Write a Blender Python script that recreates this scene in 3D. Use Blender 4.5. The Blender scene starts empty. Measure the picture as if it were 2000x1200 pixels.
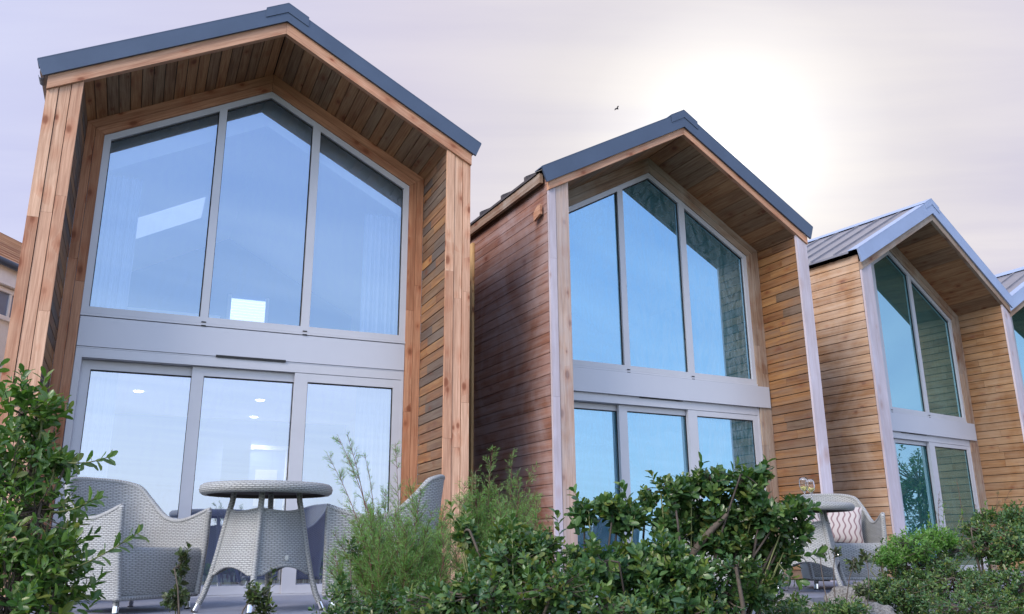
import bpy, math, random
import numpy as np
from mathutils import Vector, Matrix
R = math.radians
sc = bpy.context.scene
col = sc.collection

# ------------------------------------------------------------------ camera, world, sun, exposure
ZC = 1.10                      # eye height over the garden ground
F, PITCH, ROLL = 1656.36, 0.27690, -0.00744
cp, sp = math.cos(PITCH), math.sin(PITCH)
cr, sr = math.cos(ROLL), math.sin(ROLL)
FW = np.array([0, cp, sp]); RT = np.array([1., 0, 0]); UP = np.array([0, -sp, cp])
R2 = cr * RT + sr * UP; U2 = -sr * RT + cr * UP
cam_d = bpy.data.cameras.new('camera'); cam = bpy.data.objects.new('camera', cam_d); col.objects.link(cam)
cam_d.sensor_width = 36; cam_d.lens = F / 2000 * 36; cam_d.clip_end = 2000; cam_d.clip_start = .05
cam.matrix_world = Matrix(((R2[0], U2[0], -FW[0], 0), (R2[1], U2[1], -FW[1], 0), (R2[2], U2[2], -FW[2], ZC), (0, 0, 0, 1)))
sc.camera = cam

def ray(x, y):
    d = FW + (x - 1000) / F * R2 - (y - 600) / F * U2
    return d / np.linalg.norm(d)
def at(px, py, Y):            # world point seen at a photo pixel, at distance Y
    d = ray(px, py); p = d * Y / d[1]
    return Vector((p[0], p[1], p[2] + ZC))

SUN_EL, SUN_AZ = 38, 218       # azimuth clockwise from +Y: behind the camera, to the left
def build_world():
    w = bpy.data.worlds.new('World'); sc.world = w; w.use_nodes = True
    nt = w.node_tree; nt.nodes.clear(); N = nt.nodes.new; L = nt.links.new
    out = N('ShaderNodeOutputWorld'); bg = N('ShaderNodeBackground')
    sky = N('ShaderNodeTexSky'); sky.sky_type = 'NISHITA'; sky.sun_disc = False
    sky.sun_elevation = R(SUN_EL); sky.sun_rotation = R(SUN_AZ); sky.air_density = 1.0; sky.dust_density = 1.5
    tc = N('ShaderNodeTexCoord')
    def math_(op, a, b=None, clamp=False):
        m = N('ShaderNodeMath'); m.operation = op; m.use_clamp = clamp
        for i, v in enumerate((a, b)):
            if v is None: continue
            if isinstance(v, (int, float)): m.inputs[i].default_value = v
            else: L(v, m.inputs[i])
        return m.outputs[0]
    def ramp(fac, stops):
        r = N('ShaderNodeValToRGB'); L(fac, r.inputs[0]); e = r.color_ramp.elements
        while len(e) < len(stops): e.new(.5)
        for i, (p, c) in enumerate(stops): e[i].position = p; e[i].color = (*c, 1)
        return r.outputs[0]
    def mix(f, a, b, t='MIX'):
        m = N('ShaderNodeMix'); m.data_type = 'RGBA'; m.blend_type = t; m.clamp_result = False
        if isinstance(f, (int, float)): m.inputs[0].default_value = f
        else: L(f, m.inputs[0])
        for i, v in ((6, a), (7, b)):
            if isinstance(v, tuple): m.inputs[i].default_value = (*v, 1)
            else: L(v, m.inputs[i])
        return m.outputs[2]
    sep = N('ShaderNodeSeparateXYZ'); L(tc.outputs['Generated'], sep.inputs[0])
    g = ray(1420, 300)
    dot = N('ShaderNodeVectorMath'); dot.operation = 'DOT_PRODUCT'
    L(tc.outputs['Generated'], dot.inputs[0]); dot.inputs[1].default_value = tuple(g)
    ang = math_('DIVIDE', math_('ARCCOSINE', dot.outputs['Value']), math.pi)     # 0..1 over 180 degrees
    # stretched cirrus streaks across a flat cloud deck
    zz = math_('MAXIMUM', sep.outputs[2], .06)
    cx = math_('DIVIDE', sep.outputs[0], zz); cy = math_('DIVIDE', sep.outputs[1], zz)
    comb = N('ShaderNodeCombineXYZ'); L(cx, comb.inputs[0]); L(cy, comb.inputs[1])
    mp = N('ShaderNodeMapping'); L(comb.outputs[0], mp.inputs[0]); mp.inputs['Rotation'].default_value = (0, 0, R(12)); mp.inputs['Scale'].default_value = (.45, 1.9, 1)
    nz = N('ShaderNodeTexNoise'); L(mp.outputs[0], nz.inputs['Vector']); nz.inputs['Scale'].default_value = 1.3; nz.inputs['Detail'].default_value = 7; nz.inputs['Roughness'].default_value = .55; nz.inputs['Distortion'].default_value = .4
    streak = ramp(nz.outputs[0], [(.32, (0, 0, 0)), (.68, (1, 1, 1))])
    veil = ramp(ang, [(0, (1.0, 1.0, 1.0)), (.018, (.96, .95, .935)), (.038, (.83, .80, .80)), (.070, (.72, .69, .73)), (.12, (.655, .625, .735)), (.19, (.605, .605, .79)), (.28, (.58, .625, .88)), (.42, (.44, .58, .98))])
    core = ramp(ang, [(0, (1, 1, 1)), (.012, (.45, .45, .45)), (.028, (.12, .12, .12)), (.055, (0, 0, 0))])
    tint = mix(streak, (.92, .915, .955), (1.07, 1.055, 1.01))
    veil = mix(1.0, veil, tint, 'MULTIPLY')
    veil = mix(core, veil, (1.7, 1.66, 1.6), 'MIX')
    # open sky behind the camera: hazy at the horizon, blue higher up
    back = ramp(sep.outputs[2], [(0, BACK[0]), (.10, BACK[1]), (.26, BACK[2]), (.50, BACK[3]), (.9, BACK[4])])
    nis = N('ShaderNodeVectorMath'); nis.operation = 'SCALE'; L(sky.outputs[0], nis.inputs[0]); nis.inputs['Scale'].default_value = .12
    back = mix(.35, back, nis.outputs[0])
    bs = N('ShaderNodeVectorMath'); bs.operation = 'SCALE'; L(back, bs.inputs[0]); bs.inputs['Scale'].default_value = BACKS
    bs_ = mix(mix(.0, streak, streak), bs.outputs[0], mix(.22, bs.outputs[0], (1.9, 2.0, 2.2)))
    f = ramp(ang, [(.30, (0, 0, 0)), (.56, (1, 1, 1))])
    c = mix(f, veil, bs_)
    L(c, bg.inputs[0]); bg.inputs[1].default_value = 1.0
    L(bg.outputs[0], out.inputs[0])
BACK = [(.80, .84, .92), (.78, .84, .95), (.62, .73, .98), (.42, .56, .98), (.22, .40, .85)]
BACKS = 2.0
build_world()
sl = bpy.data.lights.new('sun', 'SUN'); so = bpy.data.objects.new('sun', sl); col.objects.link(so)
sl.energy = 3.0; sl.angle = R(24); sl.color = (1, .885, .785)
_az, _el = R(SUN_AZ), R(SUN_EL)
sdir = Vector((math.sin(_az) * math.cos(_el), math.cos(_az) * math.cos(_el), math.sin(_el)))
so.rotation_euler = sdir.to_track_quat('Z', 'Y').to_euler(); so.location = (-6, -6, 12)
sc.view_settings.view_transform = 'Standard'; sc.view_settings.look = 'None'; sc.view_settings.exposure = .14; sc.view_settings.gamma = 1
sc.cycles.max_bounces = 10; sc.cycles.transparent_max_bounces = 16; sc.cycles.use_denoising = True

# ------------------------------------------------------------------ materials
class NT:
    def __init__(s, name):
        s.m = bpy.data.materials.new(name); s.m.use_nodes = True; s.nt = s.m.node_tree
        s.b = s.nt.nodes['Principled BSDF']; s.out = s.nt.nodes['Material Output']
    def n(s, t, **k):
        x = s.nt.nodes.new('ShaderNode' + t)
        for a, v in k.items(): setattr(x, a, v)
        return x
    def l(s, a, b): s.nt.links.new(a, b)
    def put(s, sock, v):
        if isinstance(v, (int, float)): sock.default_value = v
        elif isinstance(v, tuple): sock.default_value = (*v, 1) if len(v) == 3 and sock.type == 'RGBA' else v
        else: s.l(v, sock)
    def math(s, op, a, b=0, c=0, clamp=False):
        m = s.n('Math', operation=op, use_clamp=clamp)
        s.put(m.inputs[0], a); s.put(m.inputs[1], b); s.put(m.inputs[2], c); return m.outputs[0]
    def mix(s, f, a, b, t='MIX'):
        m = s.n('Mix', data_type='RGBA', blend_type=t); s.put(m.inputs[0], f); s.put(m.inputs[6], a); s.put(m.inputs[7], b); return m.outputs[2]
    def ramp(s, f, stops, interp='LINEAR'):
        r = s.n('ValToRGB'); s.put(r.inputs[0], f); e = r.color_ramp.elements; r.color_ramp.interpolation = interp
        while len(e) < len(stops): e.new(.5)
        for i, (p, c) in enumerate(stops):
            e[i].position = p; e[i].color = (*c, 1) if isinstance(c, tuple) else (c, c, c, 1)
        return r.outputs[0]
    def noise(s, vec, scale, detail=4, rough=.5, dist=0):
        x = s.n('TexNoise'); s.put(x.inputs['Vector'], vec); x.inputs['Scale'].default_value = scale; x.inputs['Detail'].default_value = detail
        x.inputs['Roughness'].default_value = rough; x.inputs['Distortion'].default_value = dist; return x.outputs[0]
    def mapping(s, vec, scale=(1, 1, 1), loc=(0, 0, 0), rot=(0, 0, 0)):
        x = s.n('Mapping'); s.put(x.inputs[0], vec); x.inputs['Scale'].default_value = scale; x.inputs['Location'].default_value = loc; x.inputs['Rotation'].default_value = rot; return x.outputs[0]
    def bump(s, h, strength=.3, dist=.01):
        x = s.n('Bump'); s.put(x.inputs['Height'], h); x.inputs['Strength'].default_value = strength; x.inputs['Distance'].default_value = dist
        s.l(x.outputs[0], s.b.inputs['Normal'])
    def uv(s): return s.n('TexCoord').outputs['UV']
    def obj(s): return s.n('TexCoord').outputs['Object']
    def isl(s): return s.n('NewGeometry').outputs['Random Per Island']

def wood(name, pal, grain=.35, knots=.7, rough=.72, weather=None, wamt=0., knotcol=(.13, .04, .02), bright=1.):
    """boards: tint per board, stretched grain, knots with halos, optional weathering patches"""
    t = NT(name); uv = t.uv(); isl = t.isl()
    n = len(pal)
    base = t.ramp(isl, [(i / n + .001, tuple(c * bright for c in p)) for i, p in enumerate(pal)], 'CONSTANT' if n > 5 else 'LINEAR')
    big = t.noise(t.mapping(uv, (1.2, 6, 1)), 1.0, 4, .6, .6)
    base = t.mix(t.ramp(big, [(.25, .0), (.75, 1.)]), t.mix(1, base, (.80, .76, .73), 'MULTIPLY'), t.mix(1, base, (1.13, 1.12, 1.10), 'MULTIPLY'))
    # knot field
    v = t.n('TexVoronoi', feature='F1'); t.put(v.inputs['Vector'], t.mapping(uv, (4.9, 8.6, 1))); v.inputs['Scale'].default_value = 1.0; v.inputs['Randomness'].default_value = 1.0
    sel = t.n('SeparateColor'); t.l(v.outputs['Color'], sel.inputs[0])
    kr = t.math('MULTIPLY_ADD', sel.outputs[0], .24, .07)
    kd = t.math('DIVIDE', v.outputs['Distance'], kr)
    kn = t.ramp(kd, [(.0, 1.), (.55, .85), (.8, .35), (1., 0.)])
    halo = t.ramp(t.math('MULTIPLY', kd, .4), [(.2, 1.), (1., 0.)])
    keep = t.math('GREATER_THAN', sel.outputs[1], 1 - knots * .8)
    kn = t.math('MULTIPLY', kn, keep); halo = t.math('MULTIPLY', halo, keep)
    # grain bends round the knots
    sepuv = t.n('SeparateXYZ'); t.l(uv, sepuv.inputs[0])
    wv = t.math('ADD', sepuv.outputs[1], t.math('MULTIPLY', halo, .010))
    cb = t.n('CombineXYZ'); t.l(sepuv.outputs[0], cb.inputs[0]); t.l(wv, cb.inputs[1])
    g1 = t.noise(t.mapping(cb.outputs[0], (3, 95, 1)), 1.0, 5, .62, .8)
    g2 = t.noise(t.mapping(cb.outputs[0], (1.1, 30, 1)), 1.0, 3, .5, 1.2)
    g = t.math('ADD', t.math('MULTIPLY', g1, .5), t.math('MULTIPLY', g2, .5))
    base = t.mix(t.ramp(g, [(.34, 1.), (.60, 0.)]), base, t.mix(1, base, (1 - grain, 1 - grain * 1.25, 1 - grain * 1.35), 'MULTIPLY'))
    base = t.mix(t.math('MULTIPLY', halo, .6), base, t.mix(1, base, (.78, .50, .38), 'MULTIPLY'))
    base = t.mix(t.math('MULTIPLY', kn, .82), base, knotcol)
    if weather:
        o = t.obj()
        wn = t.noise(t.mapping(o, (1.1, 1.1, .75)), 1.3, 6, .62, 1.0)
        wn2 = t.noise(t.mapping(uv, (.8, 18, 1)), 1.0, 5, .6)
        wf = t.ramp(t.math('ADD', t.math('MULTIPLY', wn, .6), t.math('MULTIPLY', wn2, .4)), [(.42, 0.), (.60, wamt)])
        base = t.mix(wf, base, weather)
    t.put(t.b.inputs['Base Color'], base); t.put(t.b.inputs['Roughness'], t.math('MULTIPLY_ADD', g, .2, rough - .1))
    t.b.inputs['Specular IOR Level'].default_value = .3
    t.bump(t.math('SUBTRACT', g, t.math('MULTIPLY', kn, .3)), .35, .004)
    return t.m

def plain(name, c, rough=.5, metal=0, var=.08, nscale=6, bump=0, spec=.5):
    t = NT(name); o = t.obj()
    nz = t.noise(o, nscale, 6, .6)
    t.put(t.b.inputs['Base Color'], t.mix(t.ramp(nz, [(.3, 0.), (.7, 1.)]), tuple(x * (1 - var) for x in c), tuple(min(1, x * (1 + var)) for x in c)))
    t.put(t.b.inputs['Roughness'], t.math('MULTIPLY_ADD', nz, .15, rough - .07)); t.b.inputs['Metallic'].default_value = metal; t.b.inputs['Specular IOR Level'].default_value = spec
    if bump: t.bump(t.noise(o, nscale * 12, 4, .6), bump, .003)
    return t.m

def glass(name, tint, refl, trans, streak=0., scol=(.75, .85, .95), film=None):
    t = NT(name); t.nt.nodes.remove(t.b); o = t.obj()
    gl = t.n('BsdfGlossy'); gl.inputs['Roughness'].default_value = 0.0; gl.inputs['Color'].default_value = (*tint, 1)
    # very slight waviness of toughened panes
    bp = t.n('Bump'); bp.inputs['Strength'].default_value = .05; bp.inputs['Distance'].default_value = .01; t.l(t.noise(o, .9, 1, .4), bp.inputs['Height']); t.l(bp.outputs[0], gl.inputs['Normal'])
    tr = t.n('BsdfTransparent'); tr.inputs['Color'].default_value = (*trans, 1)
    fr = t.n('LayerWeight'); fr.inputs['Blend'].default_value = .35
    f = t.math('MULTIPLY_ADD', fr.outputs['Fresnel'], .35, refl, clamp=True)
    mx = t.n('MixShader'); t.l(f, mx.inputs[0]); t.l(tr.outputs[0], mx.inputs[1]); t.l(gl.outputs[0], mx.inputs[2])
    df = t.n('BsdfDiffuse'); df.inputs['Color'].default_value = (*scol, 1)
    s1 = t.noise(t.mapping(o, (2.6, 2.6, 1.0)), 2.0, 6, .6, 2.6)
    s2 = t.noise(t.mapping(o, (7, 7, .9), rot=(0, .2, 0)), 1.4, 5, .55, 1.2)
    s = t.ramp(t.math('ADD', t.math('MULTIPLY', s1, .55), t.math('MULTIPLY', s2, .45)), [(.44, .01), (.53, streak), (.58, .03), (.72, streak * .7)])
    m2 = t.n('MixShader'); t.l(s, m2.inputs[0]); t.l(mx.outputs[0], m2.inputs[1]); t.l(df.outputs[0], m2.inputs[2])
    if film:
        fd = t.n('BsdfDiffuse'); fd.inputs['Color'].default_value = (*film[:3], 1); m3 = t.n('MixShader'); m3.inputs[0].default_value = film[3]; t.l(m2.outputs[0], m3.inputs[1]); t.l(fd.outputs[0], m3.inputs[2]); m2 = m3
    t.l(m2.outputs[0], t.out.inputs[0]); return t.m

def clear(name):
    t = NT(name); t.nt.nodes.remove(t.b); tr = t.n('BsdfTransparent'); t.l(tr.outputs[0], t.out.inputs[0]); return t.m

def emis(name, c, s):
    t = NT(name); t.b.inputs['Base Color'].default_value = (*c, 1); t.b.inputs['Emission Color'].default_value = (*c, 1); t.b.inputs['Emission Strength'].default_value = s; return t.m

def wicker(name, c=(.38, .40, .40), c2=(.25, .26, .27), bw=.042, rh=.0115):
    t = NT(name); uv = t.uv()
    wob = t.noise(uv, 28, 2, .5)
    sx = t.n('SeparateXYZ'); t.l(uv, sx.inputs[0])
    cb = t.n('CombineXYZ'); t.l(sx.outputs[0], cb.inputs[0]); t.l(t.math('MULTIPLY_ADD', wob, .004, sx.outputs[1]), cb.inputs[1])
    vv = t.math('DIVIDE', t.math('MULTIPLY_ADD', wob, .004, sx.outputs[1]), rh); row = t.math('FLOOR', vv)
    wn = t.n('TexWhiteNoise', noise_dimensions='1D'); t.l(row, wn.inputs['W'])
    ph = t.math('ADD', t.math('ADD', t.math('DIVIDE', sx.outputs[0], bw), t.math('MULTIPLY', t.math('MODULO', row, 2), .5)), t.math('MULTIPLY', wn.outputs[0], .12))
    bul = t.math('POWER', t.math('ABSOLUTE', t.math('SINE', t.math('MULTIPLY', ph, math.pi))), .38)
    prof = t.math('POWER', t.math('ABSOLUTE', t.math('SINE', t.math('MULTIPLY', t.math('FRACT', vv), math.pi))), .6)
    h = t.math('MULTIPLY', bul, prof)
    cc = t.ramp(h, [(.10, (.10, .10, .105)), (.38, c2), (.75, c), (1., tuple(min(1, x * 1.12) for x in c))])  # strand colour falls off into the gaps: weave shadow painted in
    big = t.noise(t.obj(), 7, 4, .6)
    cc = t.mix(t.ramp(big, [(.35, 0.), (.7, .5)]), cc, t.mix(1, cc, (.8, .76, .70), 'MULTIPLY'))
    t.put(t.b.inputs['Base Color'], cc); t.b.inputs['Roughness'].default_value = .5
    t.bump(h, .8, .005)
    return t.m

def leafmat(name, pal, rough=.38, trans=.25, young=(.16, .24, .05)):
    t = NT(name); isl = t.isl(); uv = t.uv(); sx = t.n('SeparateXYZ'); t.l(uv, sx.inputs[0])
    c = t.ramp(isl, [(i / max(1, len(pal) - 1), p) for i, p in enumerate(pal)])
    c = t.mix(t.math('MULTIPLY', sx.outputs[0], .85), c, young)
    c = t.mix(t.ramp(sx.outputs[1], [(.40, 0.), (.5, .35), (.6, 0.)]), c, (.20, .28, .12))
    t.put(t.b.inputs['Base Color'], c); t.b.inputs['Roughness'].default_value = rough; t.b.inputs['Specular IOR Level'].default_value = .5
    tl = t.n('BsdfTranslucent'); t.l(t.mix(1, c, (1.4, 1.7, .6), 'MULTIPLY'), tl.inputs['Color'])
    mx = t.n('MixShader'); mx.inputs[0].default_value = trans; t.l(t.b.outputs[0], mx.inputs[1]); t.l(tl.outputs[0], mx.inputs[2]); t.l(mx.outputs[0], t.out.inputs[0])
    return t.m

M = {}
M['larch'] = wood('larch_boards', [(.61, .36, .24), (.70, .445, .31), (.55, .31, .20), (.73, .48, .335)], grain=.4, knots=.9, knotcol=(.20, .06, .028))
M['larch_trim'] = wood('larch_trim', [(.53, .28, .165), (.60, .34, .21), (.46, .23, .13)], grain=.42, knots=.9, knotcol=(.16, .05, .022))
M['soffit'] = wood('soffit_boards', [(.34, .195, .105), (.42, .23, .115), (.26, .165, .10), (.47, .25, .12), (.30, .205, .13)], grain=.5, knots=.6)  # brown boards, darkened further with eaves shade put into the colour
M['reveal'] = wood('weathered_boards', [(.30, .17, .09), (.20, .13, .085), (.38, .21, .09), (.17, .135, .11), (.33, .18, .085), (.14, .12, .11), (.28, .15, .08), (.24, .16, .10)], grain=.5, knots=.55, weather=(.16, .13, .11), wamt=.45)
M['purple'] = wood('stained_boards', [(.29, .145, .105), (.33, .17, .125), (.25, .125, .09), (.36, .20, .155)], grain=.38, knots=.25, weather=(.42, .345, .35), wamt=.6)
M['golden'] = wood('golden_boards', [(.40, .235, .125), (.47, .295, .17), (.34, .195, .10), (.54, .36, .22)], grain=.45, knots=.4, weather=(.58, .46, .36), wamt=.6)
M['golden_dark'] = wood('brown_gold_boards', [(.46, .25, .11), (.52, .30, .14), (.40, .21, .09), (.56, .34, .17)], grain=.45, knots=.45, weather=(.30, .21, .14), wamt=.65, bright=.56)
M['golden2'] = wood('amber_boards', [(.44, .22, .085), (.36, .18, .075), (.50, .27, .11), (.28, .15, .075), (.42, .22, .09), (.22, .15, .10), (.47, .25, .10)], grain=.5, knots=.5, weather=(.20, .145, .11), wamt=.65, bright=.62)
M['grey_trim'] = wood('weathered_trim', [(.34, .235, .16), (.40, .28, .19), (.30, .21, .15)], grain=.5, knots=.6, weather=(.42, .38, .33), wamt=.6)
M['white_post'] = wood('whitewashed_timber', [(.50, .47, .54), (.55, .52, .60)], grain=.16, knots=.3, weather=(.44, .38, .40), wamt=.5, knotcol=(.3, .24, .22))
M['pale_post'] = wood('pale_grey_timber', [(.52, .38, .30), (.56, .42, .34)], grain=.4, knots=.6, weather=(.46, .42, .42), wamt=.6)
M['cream_post'] = wood('pale_batten', [(.70, .46, .20), (.74, .50, .24)], grain=.2, knots=.2)
M['flash'] = plain('blue_grey_metal', (.06, .088, .14), .42, 0.15, .10, 3)
M['flash2'] = plain('pale_blue_metal', (.30, .38, .55), .4, 0.15, .08, 3)
M['roofmetal'] = plain('grey_roof_sheet', (.24, .24, .27), .38, .4, .12, 5)
M['roofdark'] = plain('dark_roof_slate', (.07, .06, .06), .7, 0, .2, 8)
M['alu'] = plain('grey_coated_frame', (.50, .51, .55), .38, .1, .04, 4)
M['alu_panel'] = plain('grey_coated_panel', (.50, .515, .57), .36, .1, .03, 1.5)
M['gasket'] = plain('black_gasket', (.012, .012, .014), .6)
M['void'] = plain('dark_backing', (.02, .016, .013), .9)
M['glass_a'] = glass('blue_window_glass', (.58, .77, 1.0), .38, (.80, .88, 1.0), .02, film=(.10, .22, .20, .05))
M['glass_b'] = glass('streaky_window_glass', (.42, .70, .96), .56, (.25, .55, .62), .12, film=(.04, .40, .50, .12))
M['glass_c'] = glass('green_window_glass', (.52, .82, .93), .62, (.20, .42, .40), .015, film=(.03, .34, .31, .13))
M['glass_d'] = glass('blue_door_glass', (.72, .82, .98), .47, (.88, .93, 1.0), .015)
M['clear'] = clear('clear_pane_back')
M['white'] = plain('white_interior_paint', (.84, .85, .88), .7, var=.02)
M['sheer'] = plain('pale_grey_curtain_cloth', (.55, .60, .70), .8, var=.03)
M['bluewall'] = plain('pale_blue_interior_paint', (.11, .16, .42), .7, var=.03)
M['lamp'] = emis('lit_ceiling_spot', (1, .93, .82), 9)
M['blindlit'] = emis('daylit_blind', (.92, .97, 1), 1.1)
M['skyl'] = emis('daylit_rooflight', (.80, .88, 1), .42)
M['warmlamp'] = emis('lit_wall_lamp', (1, .8, .5), 5)
M['wicker'] = wicker('grey_wicker')
M['wicker_v'] = wicker('grey_wicker_binding', bw=.05, rh=.010)
M['chrome'] = plain('chrome', (.8, .8, .82), .12, 1, .02)
M['rubber'] = plain('black_rubber', (.02, .02, .02), .6)
M['leaf'] = leafmat('glossy_dark_leaf', [(0.018, 0.058, 0.021), (0.031, 0.088, 0.029), (0.047, 0.114, 0.034), (0.029, 0.081, 0.044), (0.065, 0.143, 0.034), (0.130, 0.140, 0.040), (0.031, 0.088, 0.029), (0.047, 0.114, 0.034), (0.029, 0.081, 0.044), (0.065, 0.143, 0.034)], .30)
M['leafA'] = leafmat('glossy_green_leaf', [(0.036, 0.096, 0.026), (0.060, 0.138, 0.036), (0.090, 0.180, 0.046), (0.048, 0.114, 0.041), (0.114, 0.216, 0.054), (0.170, 0.190, 0.040), (0.060, 0.138, 0.036), (0.090, 0.180, 0.046), (0.048, 0.114, 0.041), (0.114, 0.216, 0.054)], .34, .3)
M['leafB'] = leafmat('bluish_glossy_leaf', [(0.026, 0.075, 0.029), (0.042, 0.111, 0.044), (0.065, 0.150, 0.049), (0.039, 0.101, 0.065), (0.091, 0.182, 0.047), (0.170, 0.190, 0.040), (0.042, 0.111, 0.044), (0.065, 0.150, 0.049), (0.039, 0.101, 0.065), (0.091, 0.182, 0.047)], .32)
M['darkbark'] = plain('dark_bark', (.065, .052, .045), .85, 0, .3, 30, .8)
M['leaf2'] = leafmat('glossy_mid_leaf', [(0.034, 0.086, 0.031), (0.054, 0.126, 0.038), (0.078, 0.162, 0.046), (0.042, 0.106, 0.054), (0.034, 0.086, 0.031), (0.170, 0.190, 0.040), (0.078, 0.162, 0.046), (0.042, 0.106, 0.054)], .36)
M['leaf3'] = leafmat('bright_small_leaf', [(0.072, 0.180, 0.036), (0.102, 0.240, 0.048), (0.144, 0.300, 0.060)], .45, .35)
M['leafdull'] = leafmat('dull_sprig_leaf', [(.03, .05, .03), (.05, .075, .04), (.07, .06, .04)], .45)
M['feather'] = leafmat('feathery_needles', [(0.120, 0.264, 0.066), (0.156, 0.324, 0.084), (0.204, 0.360, 0.096), (0.144, 0.300, 0.168)], .6, .35, young=(.20, .26, .09))
M['bark'] = plain('bark', (.10, .08, .065), .85, 0, .3, 30, .8)
M['twig'] = plain('green_twig', (.14, .16, .06), .7, 0, .25, 30)
M['redtwig'] = plain('reddish_twig', (.13, .06, .045), .7, 0, .25, 30)
M['deck'] = plain('grey_deck_board', (.20, .215, .27), .55, 0, .12, 8, .3)
def rockmat():
    t = NT('lichen_rock'); o = t.obj(); n = t.noise(o, 9, 10, .7); s = t.noise(o, 70, 5, .7)
    t.put(t.b.inputs['Base Color'], t.mix(t.ramp(s, [(.42, 0.), (.6, 1.)]), t.ramp(n, [(.3, (.07, .065, .06)), (.6, (.17, .16, .15))]), (.27, .265, .25)))
    t.b.inputs['Roughness'].default_value = .9; t.bump(t.math('ADD', n, t.math('MULTIPLY', s, .5)), .8, .03); return t.m
M['rock'] = rockmat()
def soilmat():
    t = NT('soil_and_turf'); o = t.obj(); n = t.noise(o, 2.5, 8, .65); n2 = t.noise(o, 30, 6, .7)
    t.put(t.b.inputs['Base Color'], t.mix(t.ramp(n2, [(.35, 0.), (.65, 1.)]), t.ramp(n, [(.3, (.035, .055, .02)), (.7, (.07, .06, .04))]), (.05, .085, .025)))
    t.b.inputs['Roughness'].default_value = .95; t.bump(n2, .8, .04); return t.m
M['soil'] = soilmat()
M['tile'] = wood('orange_clay_tiles', [(.55, .30, .16), (.62, .36, .20), (.48, .25, .14)], grain=.3, knots=0)
M['render'] = plain('white_render', (.86, .84, .82), .85, 0, .04, 12, .2)
M['wglass'] = plain('dark_house_glass', (.18, .23, .33), .08, 0, .05, 2)
def cushmat():
    t = NT('wavy_line_fabric'); uv = t.uv(); s = t.n('SeparateXYZ'); t.l(uv, s.inputs[0])
    off = t.math('MULTIPLY', t.math('SINE', t.math('MULTIPLY', s.outputs[1], 52)), .011)
    ph = t.math('SINE', t.math('MULTIPLY', t.math('ADD', s.outputs[0], off), 112))
    ln = t.ramp(ph, [(.55, 0.), (.68, 1.)])
    t.put(t.b.inputs['Base Color'], t.mix(ln, (.44, .40, .39), (.21, .14, .15))); t.b.inputs['Roughness'].default_value = .9
    t.bump(t.noise(uv, 300, 2), .3, .002); return t.m
M['cushion'] = cushmat()
def wineglassmat():
    t = NT('clear_glass'); t.b.inputs['Transmission Weight'].default_value = 1; t.b.inputs['Roughness'].default_value = .02; t.b.inputs['IOR'].default_value = 1.3; t.b.inputs['Base Color'].default_value = (.97, .98, 1, 1); return t.m
M['wine_glass'] = wineglassmat()
M['wine'] = plain('white_wine', (.62, .58, .22), .1, 0, .02)
M['bird'] = plain('grey_feathers', (.10, .09, .10), .8)

# ------------------------------------------------------------------ helpers
rnd = random.Random(7)
def tag(o, label=None, cat=None, group=None, kind=None):
    for k, v in (('label', label), ('category', cat), ('group', group), ('kind', kind)):
        if v: o[k] = v
    return o
def empty(name, loc, rz=0, parent=None):
    o = bpy.data.objects.new(name, None); col.objects.link(o); o.location = loc; o.rotation_euler = (0, 0, rz); o.empty_display_size = .2
    if parent: o.parent = parent
    return o
def copy_tree(o, parent=None):
    c = o.copy(); col.objects.link(c); c.parent = parent
    for ch in [x for x in bpy.data.objects if x.parent == o]: copy_tree(ch, c)
    return c

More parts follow.
